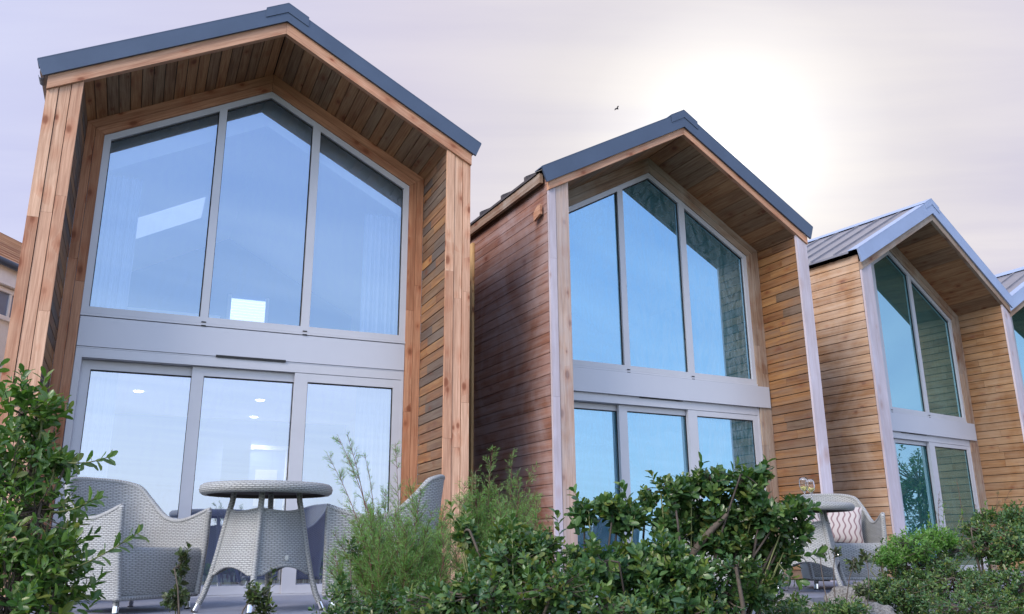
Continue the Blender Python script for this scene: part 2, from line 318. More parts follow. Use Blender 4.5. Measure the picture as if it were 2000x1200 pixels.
class MB:
    def __init__(s): s.v = []; s.f = []; s.uv = []; s.mi = []
    def face(s, pts, uvs, mi=0):
        b = len(s.v); s.v += [tuple(p) for p in pts]; s.f.append(list(range(b, b + len(pts)))); s.uv += uvs; s.mi.append(mi)
    def prism(s, poly, ext, ldir=(0, 0, 1), mi=0, mi_front=None, off=None):
        """polygon (front face, 3-D points) extruded by ext; uv in metres, u along ldir; one connected island"""
        P = [Vector(p) for p in poly]; ext = Vector(ext); n = len(P)
        nrm = Vector((0, 0, 0))
        for i in range(n): nrm += P[i].cross(P[(i + 1) % n])
        if nrm.dot(ext) > 0: P.reverse()
        Q = [p + ext for p in P]; b = len(s.v); s.v += [tuple(p) for p in P + Q]
        ru, rv = off if off else (rnd.uniform(0, 50), rnd.uniform(0, 50)); ld = Vector(ldir).normalized()
        fs = [list(range(n)), [n + i for i in reversed(range(n))]] + [[i, i + n, (i + 1) % n + n, (i + 1) % n] for i in range(n)]
        al = P + Q
        for k, f in enumerate(fs):
            nn = Vector((0, 0, 0))
            for i in range(len(f)): nn += al[f[i]].cross(al[f[(i + 1) % len(f)]])
            if nn.length < 1e-12: nn = Vector((0, 0, 1))
            nn.normalize(); wd = nn.cross(ld)
            if wd.length < .2:
                l2 = ext.normalized(); wd = nn.cross(l2)
                for i in f: s.uv.append((al[i].dot(l2) + ru, al[i].dot(wd) + rv))
            else:
                wd.normalize()
                for i in f: s.uv.append((al[i].dot(ld) + ru, al[i].dot(wd) + rv))
            s.f.append([b + i for i in f]); s.mi.append(mi_front if (k == 0 and mi_front is not None) else mi)
    def box(s, x0, x1, y0, y1, z0, z1, ldir=(0, 0, 1), mi=0):
        s.prism([(x0, y0, z0), (x1, y0, z0), (x1, y0, z1), (x0, y0, z1)], (0, y1 - y0, 0), ldir, mi)
    def grid(s, pts, uvs, closed_u=False, mi=0):
        """pts[i][j] shared-vertex grid"""
        ni, nj = len(pts), len(pts[0]); b = len(s.v)
        for r in pts: s.v += [tuple(p) for p in r]
        for i in range(ni - 1 + (1 if closed_u else 0)):
            for j in range(nj - 1):
                i2 = (i + 1) % ni
                s.f.append([b + i * nj + j, b + i2 * nj + j, b + i2 * nj + j + 1, b + i * nj + j + 1]); s.mi.append(mi)
                if closed_u and i == ni - 1:
                    du = uvs[i][j][0] - uvs[i - 1][j][0]
                    s.uv += [uvs[i][j], (uvs[i][j][0] + du, uvs[i2][j][1]), (uvs[i][j][0] + du, uvs[i2][j + 1][1]), uvs[i][j + 1]]
                else: s.uv += [uvs[i][j], uvs[i2][j], uvs[i2][j + 1], uvs[i][j + 1]]
    def tube(s, pts, rad, seg=8, mi=0, cap=True):
        pts = [Vector(p) for p in pts]; rad = rad if isinstance(rad, (list, tuple)) else [rad] * len(pts)
        rows = []; uvs = []; d = 0; prev = None
        for k, p in enumerate(pts):
            t = (pts[min(k + 1, len(pts) - 1)] - pts[max(k - 1, 0)]).normalized()
            if prev is None: a = t.orthogonal().normalized()
            else: a = (prev - t * prev.dot(t)).normalized()
            prev = a; b2 = t.cross(a)
            if k: d += (p - pts[k - 1]).length
            rows.append([p + (a * math.cos(q) + b2 * math.sin(q)) * rad[k] for q in [2 * math.pi * j / seg for j in range(seg + 1)]])
            uvs.append([(2 * math.pi * rad[k] * j / seg, d) for j in range(seg + 1)])
        s.grid(rows, uvs, mi=mi)
        if cap:
            for r in (rows[0], list(reversed(rows[-1]))): s.face(r[:-1], [(0, 0)] * seg, mi)
    def lathe(s, prof, seg=32, mi=0, c=(0, 0, 0)):
        rows = []; uvs = []
        for q in range(seg + 1):
            a = 2 * math.pi * q / seg; L = 0; row = []; uu = []
            for k, (r, z) in enumerate(prof):
                if k: L += math.hypot(r - prof[k - 1][0], z - prof[k - 1][1])
                row.append((c[0] + r * math.cos(a), c[1] + r * math.sin(a), c[2] + z)); uu.append((a * max(p[0] for p in prof), L))
            rows.append(row); uvs.append(uu)
        s.grid(rows, uvs, mi=mi)
    def build(s, name, mats, parent=None, smooth=False, merge=False):
        me = bpy.data.meshes.new(name); me.from_pydata(s.v, [], s.f)
        ul = me.uv_layers.new(name='UVMap'); ul.data.foreach_set('uv', [c for p in s.uv for c in p])
        for m in (mats if isinstance(mats, (list, tuple)) else [mats]): me.materials.append(M[m] if isinstance(m, str) else m)
        me.polygons.foreach_set('material_index', s.mi)
        if smooth: me.polygons.foreach_set('use_smooth', [True] * len(me.polygons))
        me.update(); o = bpy.data.objects.new(name, me); col.objects.link(o)
        if parent: o.parent = parent
        return o

# ------------------------------------------------------------------ ground and deck
DK = -.41                                    # deck top relative to the eye
DP, DN = np.array([-1.2, 5.72]), np.array([.41, -.912])
def terr(x, y):
    s = (x - DP[0]) * DN[0] + (y - DP[1]) * DN[1]
    t = min(1, max(0, s / 2.6)); t = t * t * (3 - 2 * t)
    z = -.56 - .54 * t
    return ZC + z + .03 * math.sin(x * 2.1 + y) * math.sin(y * 1.7) * min(1, max(0, s + .2))
def axis(c0, c1, st, far):
    a = list(np.arange(c0, c1 + 1e-6, st)); d = st
    lo = a[0]; hi = a[-1]; L = []; H = []
    while lo > -far: d *= 1.5; lo -= d; L.append(lo)
    d = st
    while hi < far: d *= 1.5; hi += d; H.append(hi)
    return L[::-1] + a + H
xs, ys = axis(-6, 12, .3, 900), axis(0, 16, .3, 900)
mb = MB(); mb.grid([[(x, y, terr(x, y)) for y in ys] for x in xs], [[(x, y) for y in ys] for x in xs])
g = mb.build('ground', 'soil', smooth=True); tag(g, 'dark soil and turf bank under the shrubs', kind='structure')

mb = MB(); du = Vector((.912, .41, 0)); dn = Vector((-.41, .912, 0)); o0 = Vector((DP[0], DP[1], ZC + DK))
bw = .14
for i in range(46):
    a = o0 + dn * (i * bw) - du * 6; b = o0 + dn * (i * bw) + du * (14)
    mb.prism([a, b, b + dn * (bw - .007), a + dn * (bw - .007)], (0, 0, -.028), du)
mb.prism([o0 - du * 6 - dn * .022, o0 + du * 14 - dn * .022, o0 + du * 14 - dn * .002, o0 - du * 6 - dn * .002], (0, 0, -.16), du)
tag(mb.build('deck', 'deck'), 'grey composite decking in front of the cabins', kind='structure')

# ------------------------------------------------------------------ timber cabins
def cabin(label, loc, yaw, P):
    """local frame: x along the facade, y into the building, z up from the deck"""
    W, p, pr, D = P['W'], P['p'], P['pr'], P['D']
    k = .41; He, rise, drop, fh = P['He'] + k, P['rise'], P['drop'], P['fh']
    sl = rise / (W / 2); tf = P['tf']; LEN = P.get('len', 6.5); B = -.45
    ft_ = P['ft']
    rz = lambda u, h=0.: He + h + sl * min(u, W - u)
    root = empty('timber_cabin', (loc[0], loc[1], ZC + DK), yaw); tag(root, label, 'cabin', 'timber cabins in a row')
    # pillars: upright boards on the front face
    for side, (a, b) in enumerate(((0, p), (W - pr, W))):
        mats = P['pillar'][side]; m = MB(); nb = P['nb'][side]
        for i in range(nb):
            x0 = a + (b - a) * i / nb; x1 = a + (b - a) * (i + 1) / nb
            if nb == 2: xm = a + (b - a) * P['split']; x0, x1 = ((a, xm), (xm, b))[i]
            g_ = .0032; pro = [0, .006, .002][i % 3]
            cuts = [B, rnd.uniform(.8, 2.4), rnd.uniform(2.8, 3.6), 9] if mats[min(i, len(mats) - 1)] == 0 and P['nb'][side] > 1 else [B, 9]
            for q in range(len(cuts) - 1):
                z0, z1 = cuts[q] + (.0015 if q else 0), cuts[q + 1]
                t0, t1 = min(z1, rz(x0) - .003), min(z1, rz(x1) - .003)
                m.prism([(x0 + g_, pro, z0), (x1 - g_, pro, z0), (x1 - g_, pro, t1), (x0 + g_, pro, t0)], (0, .03, 0), (0, 0, 1), mi=mats[min(i, len(mats) - 1)])
        m.build('pillar', P['pmats'], root)
        m = MB(); m.prism([(a + .004, .037, B), (b - .004, .037, B), (b - .004, .037, rz(b - .004) - .01), (a + .004, .037, rz(a + .004) - .01)], (0, .02, 0)); m.build('backing', 'void', root)
    # horizontal siding: two reveals facing inwards and two outer walls
    def siding(name, x, sgn, y0, y1, ztop, mat, pitch, jog=True):
        m = MB(); z = B; i = 0; gp_ = .006 if mat == 'purple' else .010
        while z < ztop:
            h = min(pitch - gp_, ztop - z)
            t = .020; xo = x - sgn * (.0 + rnd.uniform(0, .003))
            ya, yb = y0, y1
            segs = [(ya, yb)]
            if jog and rnd.random() < .45 and yb - ya > .5: c = rnd.uniform(ya + .25, yb - .2); segs = [(ya, c - .0015), (c + .0015, yb)]
            for (s0, s1) in segs:
                # slight lap: bottom edge stands proud
                m.prism([(xo, s0, z), (xo, s1, z), (xo, s1, z + h), (xo, s0, z + h)], (-sgn * t, 0, 0), (0, 1, 0))
            z += pitch
        o = m.build(name, mat, root)
        b = MB(); b.box(min(x - sgn * .024, x - sgn * .06), max(x - sgn * .024, x - sgn * .06), y0 + .003, y1 - .003, B, ztop - .01); b.build('backing', 'void', o)
        return o
    siding('reveal_cladding', p, 1, .032, D - .032, rz(p) - drop * .3, P['rev'][0], P['pitch'])
    siding('reveal_cladding', W - pr, -1, .032, D - .032, rz(pr) - drop * .3, P['rev'][1], P['pitch'])
    siding('side_wall', 0, -1, .036, LEN, He + ft_ - .10, P['side'][0], P['pitch'])
    siding('side_wall', W, 1, .036, LEN, He + ft_ - .10, P['side'][1], P['pitch'])
    for (yy, mm) in P.get('battens', []):
        m = MB(); m.box(-.035, -.004, yy, yy + .11, B, He); m.build('corner_batten', mm, root)
    m = MB(); m.prism([(0, LEN, B), (W, LEN, B), (W, LEN, He + .1), (W / 2, LEN, He + rise + .1), (0, LEN, He + .1)], (0, .05, 0)); m.build('rear_wall', P['side'][0], root)
    # bargeboards
    m = MB()
    for s in (0, 1):
        X = (lambda u: u) if s == 0 else (lambda u: W - u)
        m.prism([(X(0), -.022, He), (X(W / 2 - .001), -.022, He + rise), (X(W / 2 - .001), -.022, He + rise + fh), (X(0), -.022, He + fh)], (0, .055, 0), (W / 2 * (1 if s == 0 else -1), 0, rise))
    m.build('bargeboard', P['barge'], root)
    # metal verge trim, ridge cap, roof sheets
    fb = fh - .003; ft = P['ft']; ov = .10
    rv = MB()
    for s in (0, 1):
        X = (lambda u: u) if s == 0 else (lambda u: W - u)
        a, b = (0 if s == 0 else .001), W / 2
        rv.prism([(X(-.04), -.05, He + fb - .04 * sl), (X(b), -.05, He + rise + fb), (X(b), -.05, He + rise + ft), (X(-ov), -.05, He + ft - ov * sl)], (0, .024, 0), (W / 2 * (1 if s == 0 else -1), 0, rise))
        rv.prism([(X(-ov), -.05, He + ft - ov * sl + .002), (X(b), -.05, He + rise + ft + .002), (X(b), .12, He + rise + ft + .002), (X(-ov), .12, He + ft - ov * sl + .002)], (0, 0, .012), (W / 2, 0, rise))
    rv.build('verge_trim', P['flash'], root)
    rc = MB()
    for s in (0, 1):
        X = (lambda u: u) if s == 0 else (lambda u: W - u)
        u0 = W / 2 - .21
        rc.prism([(X(u0), -.058, He + sl * u0 + ft - .075), (X(W / 2), -.058, He + rise + ft - .075), (X(W / 2), -.058, He + rise + ft + .022), (X(u0), -.058, He + sl * u0 + ft + .022)], (0, .006, 0))
        rc.prism([(X(u0), -.058, He + sl * u0 + ft + .024), (X(W / 2), -.058, He + rise + ft + .024), (X(W / 2), LEN, He + rise + ft + .024), (X(u0), LEN, He + sl * u0 + ft + .024)], (0, 0, .01))
    rc.build('ridge_cap', P['flash'], root)
    rf = MB()
    for s in (0, 1):
        X = (lambda u: u) if s == 0 else (lambda u: W - u)
        rf.prism([(X(-.09), .121, He + ft - .09 * sl - .03), (X(W / 2 - .001), .121, He + rise + ft - .03), (X(W / 2 - .001), .121, He + rise + ft), (X(-.09), .121, He + ft - .09 * sl)], (0, LEN - .1, 0))
        y = .35
        while y < LEN:   # standing seams down each slope
            rf.prism([(X(-.09), y, He + ft - .09 * sl + .001), (X(W / 2 - .22), y, He + sl * (W / 2 - .22) + ft + .001), (X(W / 2 - .22), y, He + sl * (W / 2 - .22) + ft + P['seam']), (X(-.09), y, He + ft - .09 * sl + P['seam'])], (0, P.get('seamw', .025), 0))
            y += P.get('seampitch', .4)
    rf.build('roof', P['roof'], root)
    if P.get('detail'):
        z0 = He + ft - .185; xa = -.05
        prof = [(math.cos(q), math.sin(q)) for q in [math.pi + math.pi * j / 8 for j in range(9)]]
        rows = [[(xa + .026 * c_, yy, z0 + .026 * s_) for c_, s_ in prof] + [(xa + .023 * c_, yy, z0 + .023 * s_) for c_, s_ in reversed(prof)] for yy in (-.02, .12)]
        m = MB(); m.grid(rows, [[(0, 0)] * len(rows[0])] * 2); m.face(rows[0], [(0, 0)] * len(rows[0])); m.build('gutter', P['flash'], root)
    if P.get('eaves'):
        m = MB(); m.box(-.075, -.03, .06, LEN, He + ft - .20, He + ft - .085, (0, 1, 0)); m.build('eaves_board', P['eaves'], root)
    if P.get('box'):
        m = MB(); m.prism([(-.055, .10, 4.03), (-.055, .25, 3.99), (-.055, .25, 4.09), (-.055, .16, 4.15), (-.055, .10, 4.15)], (.03, 0, 0), (0, 1, 0)); m.build('timber_block', 'larch', root)
    # soffit boards running front to back on each slope
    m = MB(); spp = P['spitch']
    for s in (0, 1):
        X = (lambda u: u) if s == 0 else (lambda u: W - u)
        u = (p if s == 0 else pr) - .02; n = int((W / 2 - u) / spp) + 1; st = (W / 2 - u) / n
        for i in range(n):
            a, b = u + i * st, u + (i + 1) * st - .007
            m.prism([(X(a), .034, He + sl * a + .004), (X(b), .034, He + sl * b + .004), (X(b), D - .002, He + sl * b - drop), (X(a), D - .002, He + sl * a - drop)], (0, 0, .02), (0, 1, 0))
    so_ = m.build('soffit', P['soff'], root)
    m = MB()
    for s in (0, 1):
        X = (lambda u: u) if s == 0 else (lambda u: W - u)
        m.prism([(X(0.01), .04, He + .03), (X(W / 2 - .002), .04, He + rise + .03), (X(W / 2 - .002), LEN - .01, He + rise + .03), (X(.01), LEN - .01, He + .03)], (0, 0, .03))
    m.build('backing', 'void', so_)
    # timber trim round the glazing
    uL, uR = p + tf, W - pr - tf; zs = P['zs'] + k; zsp = P['zsp'] + k; zgd = P['zgd'] + k
    ftop = lambda u: He - drop + sl * min(u, W - u) - P['tv']       # outer line of the grey frame head
    for s in (0, 1):
        m = MB(); X = (lambda u: u) if s == 0 else (lambda u: W - u); pp = p if s == 0 else pr; h = tf / 2
        for i in range(2):
            a, b = pp + i * h + .002, pp + (i + 1) * h - .002
            ta, tb = He - drop + sl * a - P['tv'] * (i / 2) - .006 - (a - pp - i * h) * 0, 0
            top = lambda u: He - drop + sl * pp - .0 + (u - pp) * (-(P['tv'] - sl * tf) / tf)
            c = [B, rnd.uniform(1.0, 2.2), rnd.uniform(2.6, 3.4)]
            for q, z0 in enumerate(c):
                if q < 2: m.prism([(X(a), D - .034 + .004 * i, z0 + .002), (X(b), D - .034 + .004 * i, z0 + .002), (X(b), D - .034 + .004 * i, c[q + 1]), (X(a), D - .034 + .004 * i, c[q + 1])], (0, .032, 0))
                else: m.prism([(X(a), D - .034 + .004 * i, z0 + .002), (X(b), D - .034 + .004 * i, z0 + .002), (X(b), D - .034 + .004 * i, top(b)), (X(a), D - .034 + .004 * i, top(a))], (0, .032, 0))
        m.build('jamb_trim', P['jamb'][s], root)
        m = MB()
        for i in range(2):
            v0, v1 = -P['tv'] * i / 2, -P['tv'] * (i + 1) / 2 + .004
            ua0, ua1 = pp + h * i + .003, pp + h * (i + 1) + .001
            y = D - .034 + .004 * i
            zz = lambda u, v: He - drop + sl * u + v - .002
            m.prism([(X(ua0), y, zz(ua0, v0)), (X(W / 2 - .002), y, zz(W / 2, v0)), (X(W / 2 - .002), y, zz(W / 2, v1)), (X(ua1), y, zz(ua1, v1))], (0, .032, 0), (W / 2 * (1 if s == 0 else -1), 0, rise))
        m.build('head_trim', P['head'], root)
    # upper window
    G = P['glass']; ms = P['mull']; fw = .062
    win = MB()
    yf = D - .012
    head0, head1 = (lambda u: ftop(u)), (lambda u: ftop(u) - fw * 1.15)
    win.prism([(uL, yf, zs), (uL + fw, yf, zs), (uL + fw, yf, head0(uL + fw)), (uL, yf, head0(uL))], (0, .07, 0))
    win.prism([(uR - fw, yf, zs), (uR, yf, zs), (uR, yf, head0(uR)), (uR - fw, yf, head0(uR - fw))], (0, .07, 0))
    for s in (0, 1):
        X = (lambda u: u) if s == 0 else (lambda u: W - u); a = (uL if s == 0 else W - uR) + fw
        win.prism([(X(a), yf + .001, head1(a)), (X(W / 2), yf + .001, head1(W / 2)), (X(W / 2), yf + .001, head0(W / 2)), (X(a), yf + .001, head0(a))], (0, .068, 0))
    win.prism([(uL + fw, yf, zs), (uR - fw, yf, zs), (uR - fw, yf, zs + fw), (uL + fw, yf, zs + fw)], (0, .07, 0), (1, 0, 0))
    win.prism([(uL, yf - .012, zs - .028), (uR, yf - .012, zs - .028), (uR, yf - .012, zs - .004), (uL, yf - .012, zs - .004)], (0, .1, 0), (1, 0, 0))
    wf = win.build('window_frame', 'alu', root)
    for (a, b) in ms:
        m = MB(); pts = [(a, zs + fw), (b, zs + fw)] + ([(b, head1(b)), (W / 2, head1(W / 2)), (a, head1(a))] if a < W / 2 < b else [(b, head1(b)), (a, head1(a))])
        m.prism([(x, yf + .002, z) for x, z in pts], (0, .066, 0)); m.build('mullion', 'alu', wf)
    edges = [uL + fw] + [x for ab in ms for x in ab] + [uR - fw]
    for i in range(0, len(edges), 2):
        a, b = edges[i], edges[i + 1]; z0 = zs + fw
        pts = [(a, z0), (b, z0), (b, head1(b))] + ([(W / 2, head1(W / 2))] if a < W / 2 < b else []) + [(a, head1(a))]
        m = MB(); m.prism([(x, yf + .040, z) for x, z in pts], (0, .008, 0), mi=1, mi_front=0); m.build('window_pane', [G[0], 'clear'], wf)
        g_ = .011; m = MB()   # black gasket lines: head and right side sit deeper
        m.prism([(b - g_, yf + .030, z0), (b, yf + .030, z0), (b, yf + .030, head1(b)), (b - g_, yf + .030, head1(b - g_))], (0, .009, 0))
        m.prism([(a, yf + .030, z0), (a + g_ * .5, yf + .030, z0), (a + g_ * .5, yf + .030, head1(a + g_ * .5)), (a, yf + .030, head1(a))], (0, .009, 0))
        hs = [a + g_ * .5] + ([W / 2] if a < W / 2 < b else []) + [b - g_]
        for q in range(len(hs) - 1):
            u0, u1 = hs[q], hs[q + 1]; m.prism([(u0, yf + .030, head1(u0) - g_ * 1.6), (u1, yf + .030, head1(u1) - g_ * 1.6), (u1, yf + .030, head1(u1)), (u0, yf + .030, head1(u0))], (0, .009, 0))
        m.build('gasket', 'gasket', wf)
    # spandrel
    m = MB(); sx = P.get('spx', (0, 0))
    m.box(uL + .004 - sx[0], uR - .004 + sx[1], yf - .006 if sx[1] == 0 else D - .05, yf + .05, zsp + .012, zs - .036, (1, 0, 0))
    m.box(uL + .004, uR - .004, yf + .002, yf + .05, zsp - .004, zsp + .0085, (1, 0, 0)); spn = m.build('spandrel_panel', 'alu_panel', root)
    m = MB(); u0, u1 = [W / 4 * q for q in (1.668, 2.334)]; m.box(u0, u1, yf - .016, yf - .0065, zsp + .001, zsp + .022); m.build('vent_slot', 'gasket', spn)
    for (a, b) in ms:
        c = (a + b) / 2
        for z in (zs - .034, zs + .002): m = MB(); m.box(c - .022, c + .022, yf - .0165, yf - .0125, z, z + .012); m.build('drain_cap', 'gasket', wf)
    # sliding doors
    d1, d2 = P['dmull']; zt = zsp - .006; hd = .085
    fr = MB(); o1 = .06
    fr.box(uL + .004, uR - .004, yf, yf + .16, zt - hd, zt, (1, 0, 0)); fr.box(uL + .004, uL + o1, yf, yf + .16, .012, zt - hd - .0005); fr.box(uR - .03, uR - .004, yf, yf + .16, .012, zt - hd - .0005)
    fr.box(uL + .004, uR - .004, yf - .02, yf + .16, -.005, .0115, (1, 0, 0))
    df = fr.build('door_frame', 'alu', root)
    leafs = [(uL + o1, (d1[0] + d1[1]) / 2 + .03, yf + .105, .078, .078, G[1]), (d1[0], (d2[0] + d2[1]) / 2 + .03, yf + .055, d1[1] - d1[0], .09, G[1]), (d2[0], uR - .03, yf + .004, d2[1] - d2[0], .085, G[1])]
    for (a, b, y, s1, s2, gm) in leafs:
        zt2 = zt - hd - .004; m = MB(); rail = zt2 - zgd if zt2 - zgd > .03 else .05
        m.box(a, a + s1, y, y + .045, .014, zt2); m.box(b - s2, b, y, y + .045, .014, zt2)
        m.box(a + s1, b - s2, y + .001, y + .044, zgd, zt2, (1, 0, 0)); m.box(a + s1, b - s2, y + .001, y + .044, .014, .09, (1, 0, 0))
        lf = m.build('sliding_door', 'alu', root)
        m = MB(); m.prism([(a + s1, y + .024, .09), (b - s2, y + .024, .09), (b - s2, y + .024, zgd), (a + s1, y + .024, zgd)], (0, .008, 0), mi=1, mi_front=0); m.build('door_pane', [gm, 'clear'], lf)
        m = MB(); q = .009; m.box(a + s1, b - s2, y + .012, y + .023, zgd - q * 1.3, zgd - .0005, (1, 0, 0)); m.box(a + s1 + .0005, a + s1 + q * .6, y + .012, y + .023, .091, zgd - q * 1.3); m.box(b - s2 - q, b - s2 - .0005, y + .012, y + .023, .091, zgd - q * 1.3); m.build('gasket', 'gasket', lf)
    # rooms behind the glass
    yi = D + .20; yb = D + 4.0; cd = .46 if P.get('detail') else .2; I = empty('interior', (0, 0, 0), 0, root)
    i_ = lambda name, m, mat: m.build(name, mat, I)
    m = MB(); m.box(.08, W - .08, yi, yb, -.03, .006); i_('floor', m, 'deck')
    m = MB(); m.box(.08, W - .08, yi, yb, zsp - .03, zs - .005); i_('upper_floor', m, 'white')
    for x0 in (.07, W - .12): m = MB(); m.box(x0, x0 + .05, yi, yb, .01, He + .01); i_('inner_wall', m, 'white')
    m = MB()
    for s in (0, 1):
        X = (lambda u: u) if s == 0 else (lambda u: W - u)
        m.prism([(X(.12), yi, He - cd), (X(W / 2), yi, He + rise - cd - .06), (X(W / 2), yb, He + rise - cd - .06), (X(.12), yb, He - cd)], (0, 0, cd - .03))
    i_('sloping_ceiling', m, 'white')
    m = MB(); m.prism([(.12, yb, 0.01), (W - .12, yb, .01), (W - .12, yb, He - .03), (W / 2, yb, He + rise - .07), (.12, yb, He - .03)], (0, .05, 0)); i_('rear_partition', m, 'bluewall')
    m = MB(); u, z = W * .485, zs + .55
    for (x, y_) in P.get('spots', []):
        m = MB(); m.lathe([(0, -.004), (.045, -.004), (.05, 0)], 20, c=(x, y_, zsp - .034)); cs = i_('ceiling_spot', m, 'lamp')
        ld = bpy.data.lights.new('spot_beam', 'SPOT'); ld.energy = 60; ld.color = (1, .86, .68); ld.spot_size = R(120); ld.spot_blend = .6; ld.shadow_soft_size = .04
        lo = bpy.data.objects.new('spot_beam', ld); col.objects.link(lo); lo.parent = cs; lo.location = (x, y_, zsp - .05)
    if P.get('detail'):
        (bx0, bx1, bz0, bz1) = P['blind']
        m = MB(); n = 9
        for i in range(n):
            z = bz0 + (bz1 - bz0) * i / n; m.box(bx0, bx1, yb - .05, yb - .035, z + .004, z + (bz1 - bz0) / n - .002, (1, 0, 0))
        i_('window_blind', m, 'blindlit')
        t_ = .05
        for q0, q1 in ((bx0 - t_, bx0 - .002), (bx1 + .002, bx1 + t_)): m = MB(); m.box(q0, q1, yb - .06, yb - .002, bz0 - t_, bz1 + t_); i_('window_jamb', m, 'white')
        a, b, y0, y1 = P['skylight']; zc = lambda u: He - cd + (rise - .06) * (u - .12) / (W / 2 - .12)
        m = MB(); m.prism([(a, y0, zc(a) - .012), (b, y0, zc(b) - .012), (b, y1, zc(b) - .012), (a, y1, zc(a) - .012)], (0, 0, .008)); i_('skylight', m, 'skyl')
        m = MB(); m.box(2.12, 2.48, yb - .5, yb - .46, .01, 1.90); i_('interior_door', m, 'bluewall')
        m = MB(); a, b, z = 2.52, 3.02, 1.78; m.box(a - .06, a, yb - .03, yb - .001, .01, z); m.box(b, b + .06, yb - .03, yb - .001, .01, z); m.box(a - .06, b + .06, yb - .03, yb - .001, z + .001, z + .06); i_('door_surround', m, 'white')
        m = MB(); m.box(2.62, 2.92, yb - .02, yb - .001, 1.0, 1.5); i_('picture', m, 'alu')
        m = MB(); m.box(.75, 1.9, yb - .9, yb - .82, zs, zs + .9); i_('bed_head', m, 'white')
    # curtains at both jambs
    for zz0, zz1 in ((.02, zsp - .04), (zs + .0, He - .25)):
        for (a, b) in ((uL + .03, uL + .38), (uR - .42, uR - .03)):
            rows = []
            for i in range(41):
                x = a + (b - a) * i / 40; y = yi + .10 + .028 * math.sin(i * 1.25) + .012 * math.sin(i * .53 + 1)
                rows.append([(x, y, zz0), (x, y, zz1)])
            rows2 = [[(x, y + .004, z) for x, y, z in r] for r in reversed(rows)]
            m = MB(); m.grid(rows + rows2, [[(0, 0), (0, 1)]] * 82, closed_u=True); c = m.build('curtain', 'sheer', I, smooth=True)
    return root

c1 = cabin('nearest timber cabin, tallest at left, pale knotty larch pillars and wide three part blue glazing', (-4.0857, 6.6515), .4154, dict(
    W=4., p=.283, pr=.268, D=.8226, He=3.9135, rise=1.0742, drop=.01, fh=.130, ft=.301, tf=.165, tv=.20, zs=2.136, zsp=1.807, zgd=1.626,
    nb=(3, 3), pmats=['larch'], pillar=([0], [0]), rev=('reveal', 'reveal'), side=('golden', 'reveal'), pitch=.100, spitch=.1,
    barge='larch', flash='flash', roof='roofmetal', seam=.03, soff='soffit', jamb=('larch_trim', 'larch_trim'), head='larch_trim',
    mull=[(1.490, 1.565), (2.463, 2.547)], dmull=((1.47, 1.578), (2.435, 2.565)), glass=('glass_a', 'glass_d'), detail=True, blind=(2.1, 2.58, 3.56, 3.95), skylight=(.655, 1.515, 2.68, 3.4),
    spots=[(1.006, 2.889), (2.389, 3.005), (2.50, 4.45)]))
c2 = cabin('middle timber cabin with purplish stained side wall and streaky teal window glass', (.4175, 8.8377), .4865, dict(
    W=4., p=.2714, pr=.1884, D=.7553, He=3.882, rise=1.150, drop=.0, fh=.0995, ft=.30, tf=.1985, tv=.215, zs=2.082, zsp=1.7542, zgd=1.5916,
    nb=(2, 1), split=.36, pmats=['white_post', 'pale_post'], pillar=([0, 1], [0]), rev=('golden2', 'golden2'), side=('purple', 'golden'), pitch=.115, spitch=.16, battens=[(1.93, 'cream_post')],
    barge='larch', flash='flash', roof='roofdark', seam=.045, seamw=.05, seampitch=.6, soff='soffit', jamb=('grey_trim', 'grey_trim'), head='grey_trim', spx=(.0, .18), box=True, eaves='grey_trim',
    mull=[(1.48, 1.565), (2.475, 2.57)], dmull=((1.40, 1.52), (2.42, 2.56)), glass=('glass_b', 'glass_b'), spots=[(.9, 1.7)]))
P3 = dict(
    W=4.4, p=.269, pr=.228, D=.8154, He=3.891, rise=1.25, drop=.04, fh=.12, ft=.345, tf=.2355, tv=.235, zs=2.057, zsp=1.7185, zgd=1.564,
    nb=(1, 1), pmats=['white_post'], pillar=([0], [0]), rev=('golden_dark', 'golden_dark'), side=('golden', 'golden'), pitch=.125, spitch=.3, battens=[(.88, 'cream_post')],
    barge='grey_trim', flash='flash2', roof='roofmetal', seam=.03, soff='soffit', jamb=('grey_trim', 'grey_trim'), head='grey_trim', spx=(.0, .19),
    mull=[(1.61, 1.70), (2.70, 2.79)], dmull=((1.60, 1.74), (2.64, 2.80)), glass=('glass_c', 'glass_c'), spots=[(2, 1.7)])
c3 = cabin('third timber cabin from left with golden horizontal cladding and white posts', (5.1186, 11.8011), .6135, P3)
c4 = cabin('fourth timber cabin, only its pale roof edge and window showing at the right border', (8.97, 15.0), .50, dict(P3, battens=[], spots=[]))

